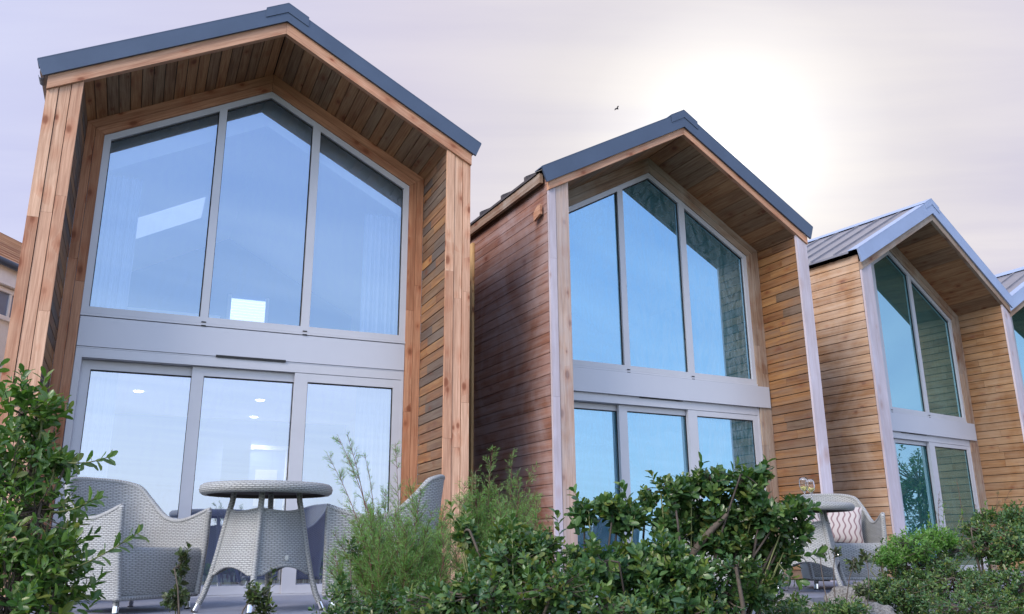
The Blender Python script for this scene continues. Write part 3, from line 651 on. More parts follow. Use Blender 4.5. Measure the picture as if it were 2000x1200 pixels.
# ------------------------------------------------------------------ white house at far left
def white_house():
    root = empty('white_house', (-7.288, 11.42, 0), R(-8)); tag(root, 'white rendered house with orange tiled roof behind the left cabin', 'house')
    E_ = ZC + 4.0
    m = MB(); m.box(-6, -.14, -1.6, 7, 0, E_ - .12); m.build('wall', 'render', root)
    m = MB()
    for s, x1 in ((1, .03), (-1, -6.2)):
        n = 12
        for i in range(n):
            xa, xb = x1 + (-3.1 - x1) * i / n, x1 + (-3.1 - x1) * (i + 1.06) / n; za, zb = E_ + 1.9 * i / n, E_ + 1.9 * (i + 1.06) / n
            m.prism([(xa, -1.8, za + .05), (xb, -1.8, zb + .02), (xb, -1.8, zb - .02), (xa, -1.8, za + .01)], (0, 9, 0), (0, 1, 0))
    m.build('roof', 'tile', root)
    m = MB(); m.box(-.13, -.02, -1.7, 7, E_ - .30, E_ - .005, (0, 1, 0)); m.build('fascia', 'render', root)
    m = MB(); m.tube([(.05, -1.7, E_ - .02), (.05, 7, E_ - .02)], .055, 10); m.build('gutter', 'flash', root, smooth=True)
    for (y0, z0, z1) in ((.15, E_ - .72, E_ - .38), (2.4, E_ - 1.05, E_ - .42), (.9, 1.2, 2.9)):
        y1 = y0 + .6; m = MB(); m.box(-.137, -.125, y0, y1, z0, z1); f = m.build('window', 'wglass', root); t = .06
        m = MB()
        m.box(-.139, -.09, y0 - t, y0, z0 - t, z1 + t); m.box(-.139, -.09, y1, y1 + t, z0 - t, z1 + t); m.box(-.139, -.09, y0 + .001, y1 - .001, z1, z1 + t); m.box(-.139, -.09, y0 + .001, y1 - .001, z0 - t, z0)
        m.box(-.124, -.10, y0 + .28, y0 + .32, z0, z1); m.build('frame', 'render', f)
white_house()

# ------------------------------------------------------------------ wicker furniture
def make_table(label, loc, rz, s=1.):
    root = empty('wicker_table', loc, rz); root.scale = (s, s, s); tag(root, label, 'table', 'round wicker garden tables')
    m = MB(); m.lathe([(0.0, .812), (.40, .812), (.452, .808), (.472, .795), (.480, .773), (.473, .750), (.455, .738), (.425, .737)], 72); m.build('tabletop', 'wicker', root, smooth=True)
    m = MB(); m.lathe([(.425, .7365), (.41, .760), (.10, .764), (0.0, .764)], 48); m.build('underside', plain('brown_underside', (.07, .058, .05), .8), root)
    prof = [(.235, .762), (.242, .70), (.262, .62), (.288, .50), (.318, .36), (.352, .22), (.395, .10), (.44, .02)]
    rad = lambda z: np.interp(z, [q[1] for q in reversed(prof)], [q[0] for q in reversed(prof)])
    for i in range(4):
        a = math.pi / 2 * i; c, s_ = math.cos(a), math.sin(a)
        m = MB(); m.tube([(r * c, r * s_, z) for r, z in prof], .021, 12); lg = m.build('leg', 'wicker_v', root, smooth=True)
        m = MB(); m.tube([(.422 * c, .422 * s_, .052), (.443 * c, .443 * s_, .012)], .0225, 14); m.build('foot_ferrule', 'chrome', lg)
        m = MB(); m.tube([(.443 * c, .443 * s_, .012), (.448 * c, .448 * s_, .0)], .0235, 14); m.build('foot_pad', 'rubber', lg)
    for i in range(4):
        a0 = math.pi / 2 * i; m = MB(); rows = []; uvs = []
        nu, nz = 18, 14
        for q in range(nu + 1):
            t = q / nu; row = []; uu = []
            zt = .645 - .02 * math.sin(math.pi * t); zb = .235 + .05 * math.sin(math.pi * min(1, max(0, (t - .12) / .76))) ** .8
            for w in range(nz + 1):
                z = zb + (zt - zb) * w / nz; r = rad(z)
                A = Vector((math.cos(a0), math.sin(a0), 0)) * r; B_ = Vector((math.cos(a0 + math.pi / 2), math.sin(a0 + math.pi / 2), 0)) * r
                pnt = A.lerp(B_, t); out = (A + B_).normalized() * (.035 * math.sin(math.pi * t)); pnt = pnt + out
                row.append((pnt.x, pnt.y, z)); uu.append((t * .42 + i, z))
            rows.append(row); uvs.append(uu)
        m.grid(rows, uvs); cent = lambda r: [(x * .955, y * .955, z) for x, y, z in r]
        m.grid([cent(r) for r in reversed(rows)], list(reversed(uvs)))
        o = m.build('skirt_panel', 'wicker', root, smooth=True)
        for e_ in (0, -1): m = MB(); m.tube([r[e_] for r in rows], .008, 6); m.build('edge_binding', 'wicker_v', o, smooth=True)
        if i == 0:
            pm = rows[9]; z = .335; x, y = pm[3][0] * 1.03, pm[3][1] * 1.03; nrm = Vector((x, y, 0)).normalized()
            m = MB(); m.tube([(x, y, z), (x + nrm.x * .006, y + nrm.y * .006, z)], .018, 16); m.build('badge', 'chrome', o)
    return root

def make_chair(label, loc, rz):
    """faces local -y; round tub with high back and arms that sweep up at the front"""
    root = empty('wicker_armchair', loc, rz); tag(root, label, 'armchair', 'grey wicker garden armchairs')
    hw, dp = .335, .34; n = 72
    def plan(t):      # t 0..1 from right arm front round the back to left arm front
        # superellipse back joined to straight arms
        s = t * 2 - 1
        if abs(s) > .62:
            k = (abs(s) - .62) / .38; x = hw * (1 + .0 * k); y = .02 - k * dp
            return math.copysign(x, s), y
        a = s / .62 * math.pi / 2; e = .72
        x = hw * math.copysign(abs(math.sin(a)) ** e, a); y = .02 + .33 * abs(math.cos(a)) ** e
        return x, y
    def top(t):
        s = abs(t * 2 - 1)
        back = .90 - .05 * (s / .4) ** 2 if s < .4 else 0
        k = max(0, min(1, (s - .30) / .36)); k = k * k * (3 - 2 * k)
        arm = .615 + .075 * max(0, (s - .72) / .28) ** 1.4
        return (.915 - .07 * (min(s, .4) / .4) ** 2.5) * (1 - k) + arm * k
    def flare(t, z): # back leans out, base narrows
        x, y = plan(t); f = .86 + .14 * min(1, z / .45) + .10 * max(0, z - .45)
        yb = max(0, y) ; return x * f, (y if y < 0 else y * (f + .22 * max(0, z - .40)))
    zs_ = 26; zb = .10; L = [0]; 
    for i in range(n): a, b = plan(i / n), plan((i + 1) / n); L.append(L[-1] + math.hypot(a[0] - b[0], a[1] - b[1]))
    outer = []; inner = []; uo = []
    for i in range(n + 1):
        t = i / n; ro = []; ri = []; uu = []
        t0, t1 = flare(max(0, t - .01), .4), flare(min(1, t + .01), .4); tx, ty = t1[0] - t0[0], t1[1] - t0[1]; l = math.hypot(tx, ty); nx, ny = ty / l, -tx / l
        if nx * flare(t, .4)[0] + ny * (flare(t, .4)[1] + .1) < 0: nx, ny = -nx, -ny
        for j in range(zs_ + 1):
            z = zb + (top(t) - zb) * j / zs_; x, y = flare(t, z)
            ro.append((x + nx * .014, y + ny * .014, z)); ri.append((x - nx * .016, y - ny * .016, z)); uu.append((L[i], z))
        outer.append(ro); inner.append(ri); uo.append(uu)
    m = MB(); m.grid(outer, uo); m.grid(list(reversed(inner)), list(reversed(uo))); m.build('shell', 'wicker', root, smooth=True)
    rim = [((a[-1][0] + b[-1][0]) / 2, (a[-1][1] + b[-1][1]) / 2, a[-1][2]) for a, b in zip(outer, inner)]
    fr0 = [((outer[0][j][0] + inner[0][j][0]) / 2, outer[0][j][1], outer[0][j][2]) for j in range(zs_ + 1)]
    fr1 = [((outer[n][j][0] + inner[n][j][0]) / 2, outer[n][j][1], outer[n][j][2]) for j in range(zs_ + 1)]
    m = MB(); m.tube(fr0 + rim[1:-1] + fr1[::-1], .020, 10); m.build('rim', 'wicker_v', root, smooth=True)
    base = [((a[0][0] + b[0][0]) / 2, (a[0][1] + b[0][1]) / 2, a[0][2]) for a, b in zip(outer, inner)]
    m = MB(); m.tube(base + [base[0]], .015, 8); m.build('base_rim', 'wicker_v', root, smooth=True)
    # seat and front apron
    w = hw * .98; yf = -dp * .93
    m = MB(); prof = [(yf + .02, .10), (yf, .14), (yf - .004, .36), (yf + .004, .405), (yf + .03, .425), (-.1, .42), (.25, .415)]
    rows = []; uvs = []
    for i in range(15):
        x = -w + 2 * w * i / 14; d = 0; r = []; uu = []
        for q, (y, z) in enumerate(prof):
            if q: d += math.hypot(y - prof[q - 1][0], z - prof[q - 1][1])
            sx = (.88 if z < .2 else 1) if q < 5 else (.97 if q == 5 else .75); r.append((x * sx, y - .02 * math.cos(math.pi * x / w / 2) * (q < 5), z)); uu.append((x, d))
        rows.append(r); uvs.append(uu)
    m.grid(rows, uvs); m.build('seat', 'wicker', root, smooth=True)
    for sx in (-1, 1):
        for y in (-.27, .26):
            m = MB(); m.tube([(sx * .25, y * .9, .12), (sx * .265, y, .05)], .019, 10); lg = m.build('leg', 'wicker_v', root, smooth=True)
            m = MB(); m.tube([(sx * .265, y, .05), (sx * .27, y * 1.02, .008)], .018, 12); m.tube([(sx * .27, y * 1.02, .008), (sx * .271, y * 1.025, 0)], .0185, 12, mi=1); m.build('foot_ferrule', ['chrome', 'rubber'], lg)
    return root
ZD = ZC + DK
TB = (-1.77, 6.22)
t1 = make_table('round grey wicker table standing between the two chairs before the nearest cabin', (TB[0], TB[1], ZD), R(-82))
t1.scale = (.965, .965, 1.065); t2 = copy_tree(t1); t2.location = (2.72, 8.12, ZD); t2.rotation_euler.z = R(-70); t2.scale = (.90, .90, .97)
t2['label'] = 'round wicker table carrying wine glasses, half hidden behind the glossy shrub'
ch1 = make_chair('grey wicker armchair left of the near table, seen from behind its side', (-2.80, 6.42, ZD), R(62)); ch1.scale = (1.12, 1.12, 1.02)
chs = [((-1.0, 6.62), R(-84), 'grey wicker armchair right of the near table, partly behind feathery shrub'),
       ((3.28, 8.95), R(-8), 'grey wicker armchair with patterned cushions behind the far table'),
       ((1.98, 8.35), R(60), 'grey wicker armchair left of the far table, glimpsed through the shrub')]
for (p_, a, lb) in chs:
    c = copy_tree(ch1); c.location = (p_[0], p_[1], ZD); c.rotation_euler.z = a; c['label'] = lb

def cushion(label, loc, rot, w=.42, h=.40, t=.13):
    m = MB(); n = 16; F_ = []; B_ = []; U = []
    for i in range(n + 1):
        f = []; b = []; uu = []
        for j in range(n + 1):
            x, z = i / n * 2 - 1, j / n * 2 - 1; e = (1 - abs(x) ** 2.6) * (1 - abs(z) ** 2.6); th = t / 2 * max(0, e) ** .55
            pinch = 1 - .07 * (1 - abs(x) ** 2) * (abs(z)) ** 3; pz = 1 - .07 * (1 - abs(z) ** 2) * abs(x) ** 3
            f.append((x * w / 2 * pz, -th, z * h / 2 * pinch)); b.append((x * w / 2 * pz, th, z * h / 2 * pinch)); uu.append((x * w / 2, z * h / 2))
        F_.append(f); B_.append(b); U.append(uu)
    m.grid(F_, U); m.grid(list(reversed(B_)), list(reversed(U))); o = m.build('cushion', 'cushion', smooth=True); o.location = loc; o.rotation_euler = rot
    tag(o, label, 'cushion', 'wavy striped cushions'); return o
cushion('beige cushion with dark wavy lines, upright at the right inside the far armchair', (3.37, 9.00, ZD + .62), (R(-16), R(6), R(-10)))
cushion('beige cushion with dark wavy lines, showing just under the far table top', (3.00, 9.06, ZD + .64), (R(-18), R(-7), R(10)))

def wine_glass(label, loc):
    root = empty('wine_glass', loc); tag(root, label, 'wine glass', 'wine glasses on the far table')
    pr_ = [(.0, .002), (.034, .003), (.034, .005), (.006, .009), (.004, .03), (.004, .085), (.012, .098), (.034, .125), (.041, .155), (.037, .20), (.033, .225), (.0315, .225), (.0355, .20), (.0395, .155), (.0325, .126), (.011, .101), (0, .098)]
    m = MB(); m.lathe(pr_, 32); m.build('bowl_and_stem', 'wine_glass', root, smooth=True)
    m = MB(); m.lathe([(0, .100), (.010, .1025), (.0315, .127), (.037, .145), (0, .145)], 24); m.build('wine', 'wine', root, smooth=True)
tz = ZD + .812 * .97 + .001
pA, pB = at(1570, 950, 7.95), at(1583, 950, 8.15)
wine_glass('left and nearer of the two wine glasses on the far table', (pA.x, pA.y, tz))
wine_glass('right and farther of the two wine glasses on the far table', (pB.x, pB.y, tz))

# ------------------------------------------------------------------ plants
rng = np.random.default_rng(11)
LEAF = np.array([[0, 0, 0], [.22, .30, .035], [.22, 0, -.01], [.22, -.30, .035], [.62, .46, .06], [.62, 0, -.03], [.62, -.46, .06], [.90, .26, .0], [.90, -.26, .0], [1, 0, -.06]])
LF = [(0, 3, 2), (0, 2, 1), (1, 2, 5, 4), (2, 3, 6, 5), (4, 5, 9, 7), (5, 6, 8, 9)]
LUV = [.5, 1, .5, 0, 1, .5, 0, .9, .1, .5]
def leaf_mesh(name, pos, dirs, nrm, size, width, young, mat, parent):
    """many separate leaves in one foliage mesh"""
    n = len(pos); d = dirs / np.linalg.norm(dirs, axis=1, keepdims=True)
    s = np.cross(nrm, d); s /= np.linalg.norm(s, axis=1, keepdims=True) + 1e-9; u = np.cross(d, s)
    bend = rng.uniform(-.05, .22, n)[:, None]
    X = LEAF[:, 0][None, :]; Y = LEAF[:, 1][None, :] * width[:, None]; Zl = LEAF[:, 2][None, :] * (width[:, None] / .6) - bend * X ** 2
    V = pos[:, None, :] + size[:, None, None] * (X[..., None] * d[:, None, :] + Y[..., None] * s[:, None, :] + Zl[..., None] * u[:, None, :])
    V = V.reshape(-1, 3); nv = len(LEAF)
    loops = np.array([i for f in LF for i in f]); cnt = np.array([len(f) for f in LF])
    allv = (loops[None, :] + nv * np.arange(n)[:, None]).ravel(); tot = np.tile(cnt, n); st = np.concatenate([[0], np.cumsum(tot)[:-1]])
    me = bpy.data.meshes.new(name); me.vertices.add(len(V)); me.vertices.foreach_set('co', V.ravel().astype(np.float32))
    me.loops.add(len(allv)); me.loops.foreach_set('vertex_index', allv.astype(np.int32))
    me.polygons.add(len(tot)); me.polygons.foreach_set('loop_start', st.astype(np.int32)); me.polygons.foreach_set('loop_total', tot.astype(np.int32))
    uv = np.empty((n, len(loops), 2)); uv[:, :, 0] = young[:, None]; uv[:, :, 1] = np.array(LUV)[loops][None, :]
    l = me.uv_layers.new(name='UVMap'); me.update(calc_edges=True); l.data.foreach_set('uv', uv.ravel().astype(np.float32))
    me.polygons.foreach_set('use_smooth', [True] * len(tot)); me.materials.append(M[mat]); me.validate()
    o = bpy.data.objects.new(name, me); col.objects.link(o); o.parent = parent; return o

def bez(a, b, bow, n=5):
    a, b = Vector(a), Vector(b); m = (a + b) / 2 + Vector(bow)
    return [a * (1 - t) ** 2 + m * 2 * t * (1 - t) + b * t * t for t in [i / n for i in range(n + 1)]]

def shrub(name, label, base, clumps, leaf=.045, wid=.62, mat='leaf', per=9, cat='shrub', group=None, limb=.018, lmat='bark', sprays=(), big_limb=None):
    """clumps: (centre, (rx,ry,rz), number of rosettes); every rosette sits at the tip of a twig that grows from a limb"""
    root = empty(name, base); tag(root, label, cat, group); bv = np.array(base)
    wood_ = MB(); Pn = []; Dn = []; Nn = []; Sz = []; Wd = []; Yg = []
    for (c, r, nt) in clumps:
        c = np.array(c); r = np.array(r)
        hub = [c + rng.normal(0, .32, 3) * r for _ in range(max(2, nt // 45))]
        for q, h in enumerate(hub):
            if q == 0: pts = bez(bv * 0, h - bv, (rng.normal(0, .1), rng.normal(0, .08), .12)); r0 = 1.
            else: pts = bez(hub[0] - bv, h - bv, (rng.normal(0, .02), rng.normal(0, .02), .03)); r0 = .42
            wood_.tube(pts, [limb * r0 * (1 - .6 * i / 5) for i in range(6)], 6, cap=False)
        for i in range(nt):
            v = rng.normal(0, 1, 3); v /= np.linalg.norm(v); rad = rng.uniform(.25, 1.0) ** .45 * (1 + .22 * math.sin(v[0] * 7 + c[0] * 5) * math.sin(v[2] * 6 + 2))
            tip = c + v * r * rad
            if tip[2] < terr(tip[0], tip[1]) + .02: continue
            h = min(hub, key=lambda q: np.linalg.norm(q - tip)) * .6 + c * .4
            ax = v * .8 + np.array([0, 0, .75]) + rng.normal(0, .35, 3); ax /= np.linalg.norm(ax)
            if i % 2 == 0:
                wood_.tube(bez(h - bv, tip - bv, tuple(-ax * .04), 3), [limb * .28, limb * .22, limb * .17, limb * .12], 3, cap=False)
            yg = max(0, rng.normal(.12, .25)) * (1 if rad > .75 else .3); nl = int(per * rng.uniform(.75, 1.3)); ph = rng.uniform(0, 6.28); sc_ = rng.uniform(.75, 1.2)
            o1 = np.cross(ax, [.3, .5, .8]); o1 /= np.linalg.norm(o1); o2 = np.cross(ax, o1)
            for k in range(nl):
                a = ph + k * 2.4; f = k / nl; rd = o1 * math.cos(a) + o2 * math.sin(a)
                dd = rd * (1.0 - .35 * (1 - f)) + ax * (.15 + 1.0 * (1 - f)) + rng.normal(0, .12, 3)
                Pn.append(tip - ax * (f * leaf * 1.7) - bv); Dn.append(dd); Nn.append(ax + rng.normal(0, .2, 3)); Sz.append(leaf * sc_ * rng.uniform(.7, 1.15) * (.62 + .38 * min(1, f * 2.2))); Wd.append(wid * rng.uniform(.85, 1.15)); Yg.append(min(1, yg * (1.3 - f)))
    if big_limb:
        p0, p1 = [np.array(q) - bv for q in big_limb]; wood_.tube(bez(bv * 0, p0, (-.05, 0, 0))[:-1] + bez(p0, p1, (-.02, 0, .02)), [.022] * 5 + [.020, .019, .018, .017, .015, .012], 8, cap=False, mi=2)
    for (a, b, nl) in sprays:      # single leafy shoots: start, end
        a, b = np.array(a), np.array(b); ax = (b - a) / np.linalg.norm(b - a); wood_.tube(bez(bv * 0, a - bv, (0, 0, .05)), [limb * .6, limb * .5, limb * .45, limb * .4, limb * .37, limb * .35], 4, cap=False, mi=1); pts = bez(a - bv, b - bv, (0, 0, -.03), 6); wood_.tube(pts, [limb * .35 * (1 - .6 * i / 6) for i in range(7)], 4, cap=False, mi=1)
        o1 = np.cross(ax, [.3, .5, .8]); o1 /= np.linalg.norm(o1); o2 = np.cross(ax, o1)
        for k in range(nl):
            f = (k / nl) ** 1.3; q = np.array(pts[int(f * 6)].lerp(pts[min(6, int(f * 6) + 1)], f * 6 % 1)); q = np.array(pts[-1]) * (1 - f) + np.array(pts[0]) * f if False else q
            t = 1 - f * .9; i0 = min(5, int(t * 6)); q = np.array(pts[i0].lerp(pts[i0 + 1], t * 6 - i0)); a_ = k * 2.4; rd = o1 * math.cos(a_) + o2 * math.sin(a_)
            Pn.append(q); Dn.append(rd + ax * (.3 + .9 * (1 - f)) + rng.normal(0, .1, 3)); Nn.append(ax + np.array([0, 0, .4])); Sz.append(leaf * rng.uniform(.75, 1.15)); Wd.append(wid * rng.uniform(.85, 1.1)); Yg.append(.35 * (1 - f) * rng.uniform(0, 1))
    leaf_mesh('foliage', np.array(Pn), np.array(Dn), np.array(Nn), np.array(Sz), np.array(Wd), np.array(Yg), mat, root)
    wood_.build('branches', [lmat, 'twig', 'bark'], root, smooth=True)
    return root
def C(px, py, Y, rx, rz_, ry=None, n=60):      # clump seen round a photo pixel at distance Y, radii in metres
    return (tuple(at(px, py, Y)), (rx, ry if ry else (rx + rz_) / 2, rz_), n)
def gp(px, Y):                                 # ground point under a photo column
    q = at(px, 1150, Y); return (q.x, q.y, terr(q.x, q.y) - .02)

# A: big shrub at the left border, close to the lens
shrub('glossy_shrub', 'tall glossy leaved shrub filling the left border in front of the pillar', gp(10, 3.1), [
    C(50, 800, 3.1, .14, .13, .16, 42), C(30, 905, 3.1, .20, .15, .2, 74), C(125, 900, 3.15, .08, .04, .1, 16), C(55, 1020, 3.05, .22, .18, .22, 100), C(115, 1110, 3.0, .12, .12, .15, 44), C(30, 1160, 3.0, .26, .2, .25, 120), C(-60, 1000, 3.1, .22, .5, .3, 100)],
    leaf=.050, wid=.46, limb=.012, mat='leafA', sprays=[(at(90, 1130, 3.0), at(268, 1042, 2.95), 26), (at(100, 1000, 3.05), at(188, 972, 3.0), 16), (at(110, 900, 3.1), at(212, 893, 3.05), 18), (at(40, 830, 3.1), at(45, 728, 3.1), 22), (at(80, 840, 3.1), at(88, 735, 3.1), 20)])
# D: two-crowned glossy shrub in the middle of the bank
shrub('glossy_shrub', 'large dark glossy shrub right of centre with bare brown limb under its crown', gp(1330, 4.35), [
    C(1320, 955, 4.3, .10, .075, .14, 52), C(1385, 940, 4.35, .11, .07, .14, 54), C(1455, 945, 4.3, .10, .075, .14, 50), C(1487, 920, 4.3, .045, .045, .06, 12), C(1395, 1005, 4.4, .24, .09, .17, 130), C(1400, 1050, 4.35, .20, .07, .14, 80), C(1310, 1020, 4.35, .10, .07, .12, 44), C(1490, 1000, 4.35, .14, .10, .16, 80), C(1550, 985, 4.35, .065, .05, .07, 22), C(1565, 1030, 4.35, .05, .05, .07, 16),
    C(1530, 1065, 4.4, .09, .07, .1, 38), C(1455, 1075, 4.5, .16, .06, .12, 55), C(1500, 1115, 4.45, .08, .05, .08, 22), C(1270, 965, 4.4, .05, .05, .08, 14)], leaf=.054, wid=.58, limb=.011, lmat='darkbark', big_limb=(at(1330, 1120, 4.3), at(1420, 1005, 4.25)), sprays=[(at(1530, 1080, 4.35), at(1600, 1080, 4.3), 14), (at(1480, 960, 4.3), at(1497, 903, 4.3), 14), (at(1350, 950, 4.3), at(1370, 905, 4.3), 12), (at(1410, 940, 4.3), at(1440, 908, 4.3), 12), (at(1290, 960, 4.3), at(1272, 925, 4.3), 10), (at(1540, 1000, 4.3), at(1590, 990, 4.3), 12), (at(1520, 1100, 4.3), at(1560, 1135, 4.3), 10)])
shrub('glossy_shrub', 'glossy round leaved shrub in front of the middle cabin pillar, left of the big crown', gp(1170, 4.2), [
    C(1195, 985, 4.25, .10, .05, .12, 46), C(1140, 1000, 4.25, .07, .06, .1, 28), C(1225, 1010, 4.3, .10, .07, .14, 48), C(1300, 1090, 4.2, .12, .12, .16, 84), C(1230, 1105, 4.2, .18, .12, .2, 110), C(1150, 1100, 4.1, .16, .12, .2, 90), C(1270, 1180, 4.1, .24, .12, .2, 120), C(1350, 1120, 4.15, .11, .10, .14, 60)],
    leaf=.053, wid=.60, limb=.010, lmat='darkbark', mat='leafB', sprays=[(at(1100, 1100, 4.1), at(1088, 1005, 4.1), 14), (at(1240, 1000, 4.2), at(1215, 950, 4.2), 12), (at(1150, 1000, 4.2), at(1120, 958, 4.2), 10), (at(1300, 1100, 4.1), at(1290, 1035, 4.1), 14)])
shrub('glossy_shrub', 'low glossy shrub with bluish leaves below the feathery tamarisk', gp(1000, 3.9), [
    C(1000, 1090, 3.95, .24, .11, .2, 120), C(1080, 1150, 3.8, .22, .13, .2, 120), C(950, 1160, 3.8, .24, .13, .2, 120), C(860, 1180, 3.9, .2, .10, .2, 80), C(1180, 1190, 3.8, .22, .10, .2, 80), C(910, 1035, 4.0, .07, .06, .08, 26), C(990, 1040, 4.0, .08, .06, .08, 30), C(1060, 1060, 4.0, .10, .07, .12, 44)],
    leaf=.044, wid=.55, mat='leaf2', limb=.014, sprays=[(at(1003, 1170, 3.8), at(1000, 1015, 3.85), 26), (at(900, 1070, 4.0), at(880, 985, 4.0), 14), (at(905, 1070, 4.0), at(912, 1000, 4.0), 12)])
shrub('glossy_shrub', 'dark shrub at the bottom edge under the big crown, showing bare lower stems', gp(1430, 4.2), [
    C(1400, 1170, 4.2, .20, .11, .2, 110), C(1475, 1150, 4.35, .14, .08, .15, 60), C(1330, 1190, 4.1, .2, .10, .2, 80), C(1440, 1110, 4.1, .12, .06, .1, 34)], leaf=.044, wid=.6, limb=.02)
# small sprigs before the near table
shrub('small_sprig', 'small dark leafy sprig in front of the left armchair', gp(352, 4.4), [C(355, 1105, 4.4, .035, .10, .04, 18), C(345, 1165, 4.4, .08, .05, .06, 22)], leaf=.036, mat='leafdull', per=8, limb=.008, group='dark sprigs before the near table', cat='plant', sprays=[(at(345, 1170, 4.4), at(368, 1068, 4.4), 22)])
shrub('small_sprig', 'small dark leafy sprig in front of the near table legs', gp(500, 4.4), [C(500, 1160, 4.4, .065, .06, .05, 22), C(515, 1190, 4.4, .06, .05, .05, 14)], leaf=.036, mat='leafdull', per=8, limb=.008, group='dark sprigs before the near table', cat='plant', sprays=[(at(520, 1190, 4.4), at(533, 1118, 4.4), 14)])
# C: feathery tamarisk
def feather(name, label, base, tips, mat='feather', group=None, fine=1.):
    root = empty(name, base); tag(root, label, 'feathery shrub', group); bv = np.array(base); wd = MB(); Pn = []; Dn = []; Nn = []; Sz = []; Wd = []; Yg = []
    for (tip, start, side, dens) in tips:
        a, b = np.array(start), np.array(tip); n = 16
        bow = np.array([rng.normal(0, .05), rng.normal(0, .04), .02]); pts = [np.array(q) for q in bez(a - bv, b - bv, tuple(bow), n)]
        Lst = np.linalg.norm(b - a); wd.tube([Vector(p) for p in pts], [.0038 * (1 - .75 * i / n) for i in range(n + 1)], 4, cap=False)
        nb = int(38 * dens * Lst / .6)
        for k in range(nb):
            f = rng.uniform(.12, .99); i0 = min(n - 1, int(f * n)); q = pts[i0] + (pts[i0 + 1] - pts[i0]) * (f * n - i0); ax = pts[i0 + 1] - pts[i0]; ax /= np.linalg.norm(ax)
            rd = rng.normal(0, 1, 3); rd -= ax * rd.dot(ax); rd /= np.linalg.norm(rd)
            bl = 1.45 * side * (1.05 - f * .80) * rng.uniform(.35, 1.15); bd = rd * .80 + ax * .85; bd /= np.linalg.norm(bd)
            e = q + bd * bl + np.array([0, 0, bl * .12]); wd.tube([Vector(q), Vector((q + e) / 2 + rd * bl * .05), Vector(e)], [.0014, .0010, .0006], 3, cap=False)
            nn = max(6, int(bl * 300))
            for j in range(nn):
                g_ = rng.uniform(.08, 1); p0 = q + (e - q) * g_; r2 = rng.normal(0, 1, 3); r2 -= bd * r2.dot(bd); r2 /= np.linalg.norm(r2)
                Pn.append(p0); Dn.append(bd * 1.0 + r2 * .75); Nn.append(rng.normal(0, 1, 3)); Sz.append(rng.uniform(.014, .034) * fine * (1.15 - .4 * g_)); Wd.append(.085); Yg.append(max(0, rng.normal(.1, .3)))
    leaf_mesh('foliage', np.array(Pn), np.array(Dn), np.array(Nn), np.array(Sz), np.array(Wd), np.array(Yg), mat, root)
    wd.build('stems', 'redtwig', root, smooth=True); return root
def T(px, py, bx, by, Y, side=.12, dens=1.): return (at(px, py, Y), at(bx, by, Y + .02), side, dens)
feather('tamarisk', 'feathery tamarisk bush of fine blue green sprays reaching up before the right armchair', gp(760, 4.9), [
    T(658, 848, 745, 1110, 4.85, .10, .9), T(678, 850, 715, 1000, 4.9, .08, .8), T(640, 890, 720, 1100, 4.85, .10, .8), T(712, 890, 730, 1060, 4.9, .10, .7), T(772, 865, 780, 1130, 5.0, .08, 1.0), T(795, 930, 790, 1150, 4.95, .13, 1.5), T(822, 955, 800, 1150, 4.9, .13, 1.5), T(752, 960, 770, 1160, 4.95, .12, 1.5),
    T(845, 1000, 800, 1180, 4.9, .14, 1.8), T(700, 1010, 740, 1180, 4.8, .13, 1.6), T(650, 1040, 730, 1190, 4.8, .12, 1.3), T(735, 1000, 760, 1180, 4.9, .14, 1.6), T(780, 1010, 780, 1190, 4.75, .15, 1.9), T(820, 1050, 790, 1200, 4.7, .15, 1.9), T(700, 1080, 740, 1210, 4.7, .14, 1.7), T(640, 1110, 700, 1210, 4.7, .12, 1.4), T(750, 1080, 760, 1220, 4.7, .15, 1.9), T(860, 1070, 820, 1210, 4.75, .14, 1.8), T(670, 1150, 700, 1230, 4.6, .12, 1.5), T(830, 1120, 800, 1230, 4.6, .15, 1.8), T(880, 1030, 850, 1200, 5.0, .13, 1.5)] + [T(tx, ty, tx * .6 + 300, 1215, yy, .14, 1.9) for tx, ty, yy in [(rnd.uniform(650, 890), rnd.uniform(975, 1130), rnd.uniform(4.6, 5.1)) for _ in range(30)]])
feather('tamarisk', 'feathery tamarisk bush of olive sprays before the purplish side wall', gp(960, 5.1), [
    T(962, 878, 955, 1080, 5.2, .10, 1.4), T(1000, 880, 990, 1090, 5.25, .08, 1.2), T(930, 915, 945, 1080, 5.15, .11, 1.4), T(1050, 910, 1000, 1090, 5.2, .10, 1.2), T(1010, 930, 985, 1100, 5.15, .12, 1.4), T(940, 960, 950, 1110, 5.1, .13, 1.8), T(975, 970, 970, 1120, 5.1, .13, 1.8), T(1045, 965, 1000, 1120, 5.1, .12, 1.6), T(910, 1000, 940, 1140, 5.0, .13, 1.6), T(1030, 1020, 1000, 1150, 5.0, .13, 1.8), T(985, 1030, 985, 1160, 5.0, .14, 1.8), T(1070, 1010, 1030, 1150, 5.0, .11, 1.3), T(890, 1060, 910, 1180, 4.9, .12, 1.5)] + [T(tx, ty, tx * .6 + 390, 1190, yy, .13, 1.8) for tx, ty, yy in [(rnd.uniform(890, 1070), rnd.uniform(930, 1060), rnd.uniform(4.9, 5.3)) for _ in range(18)]])
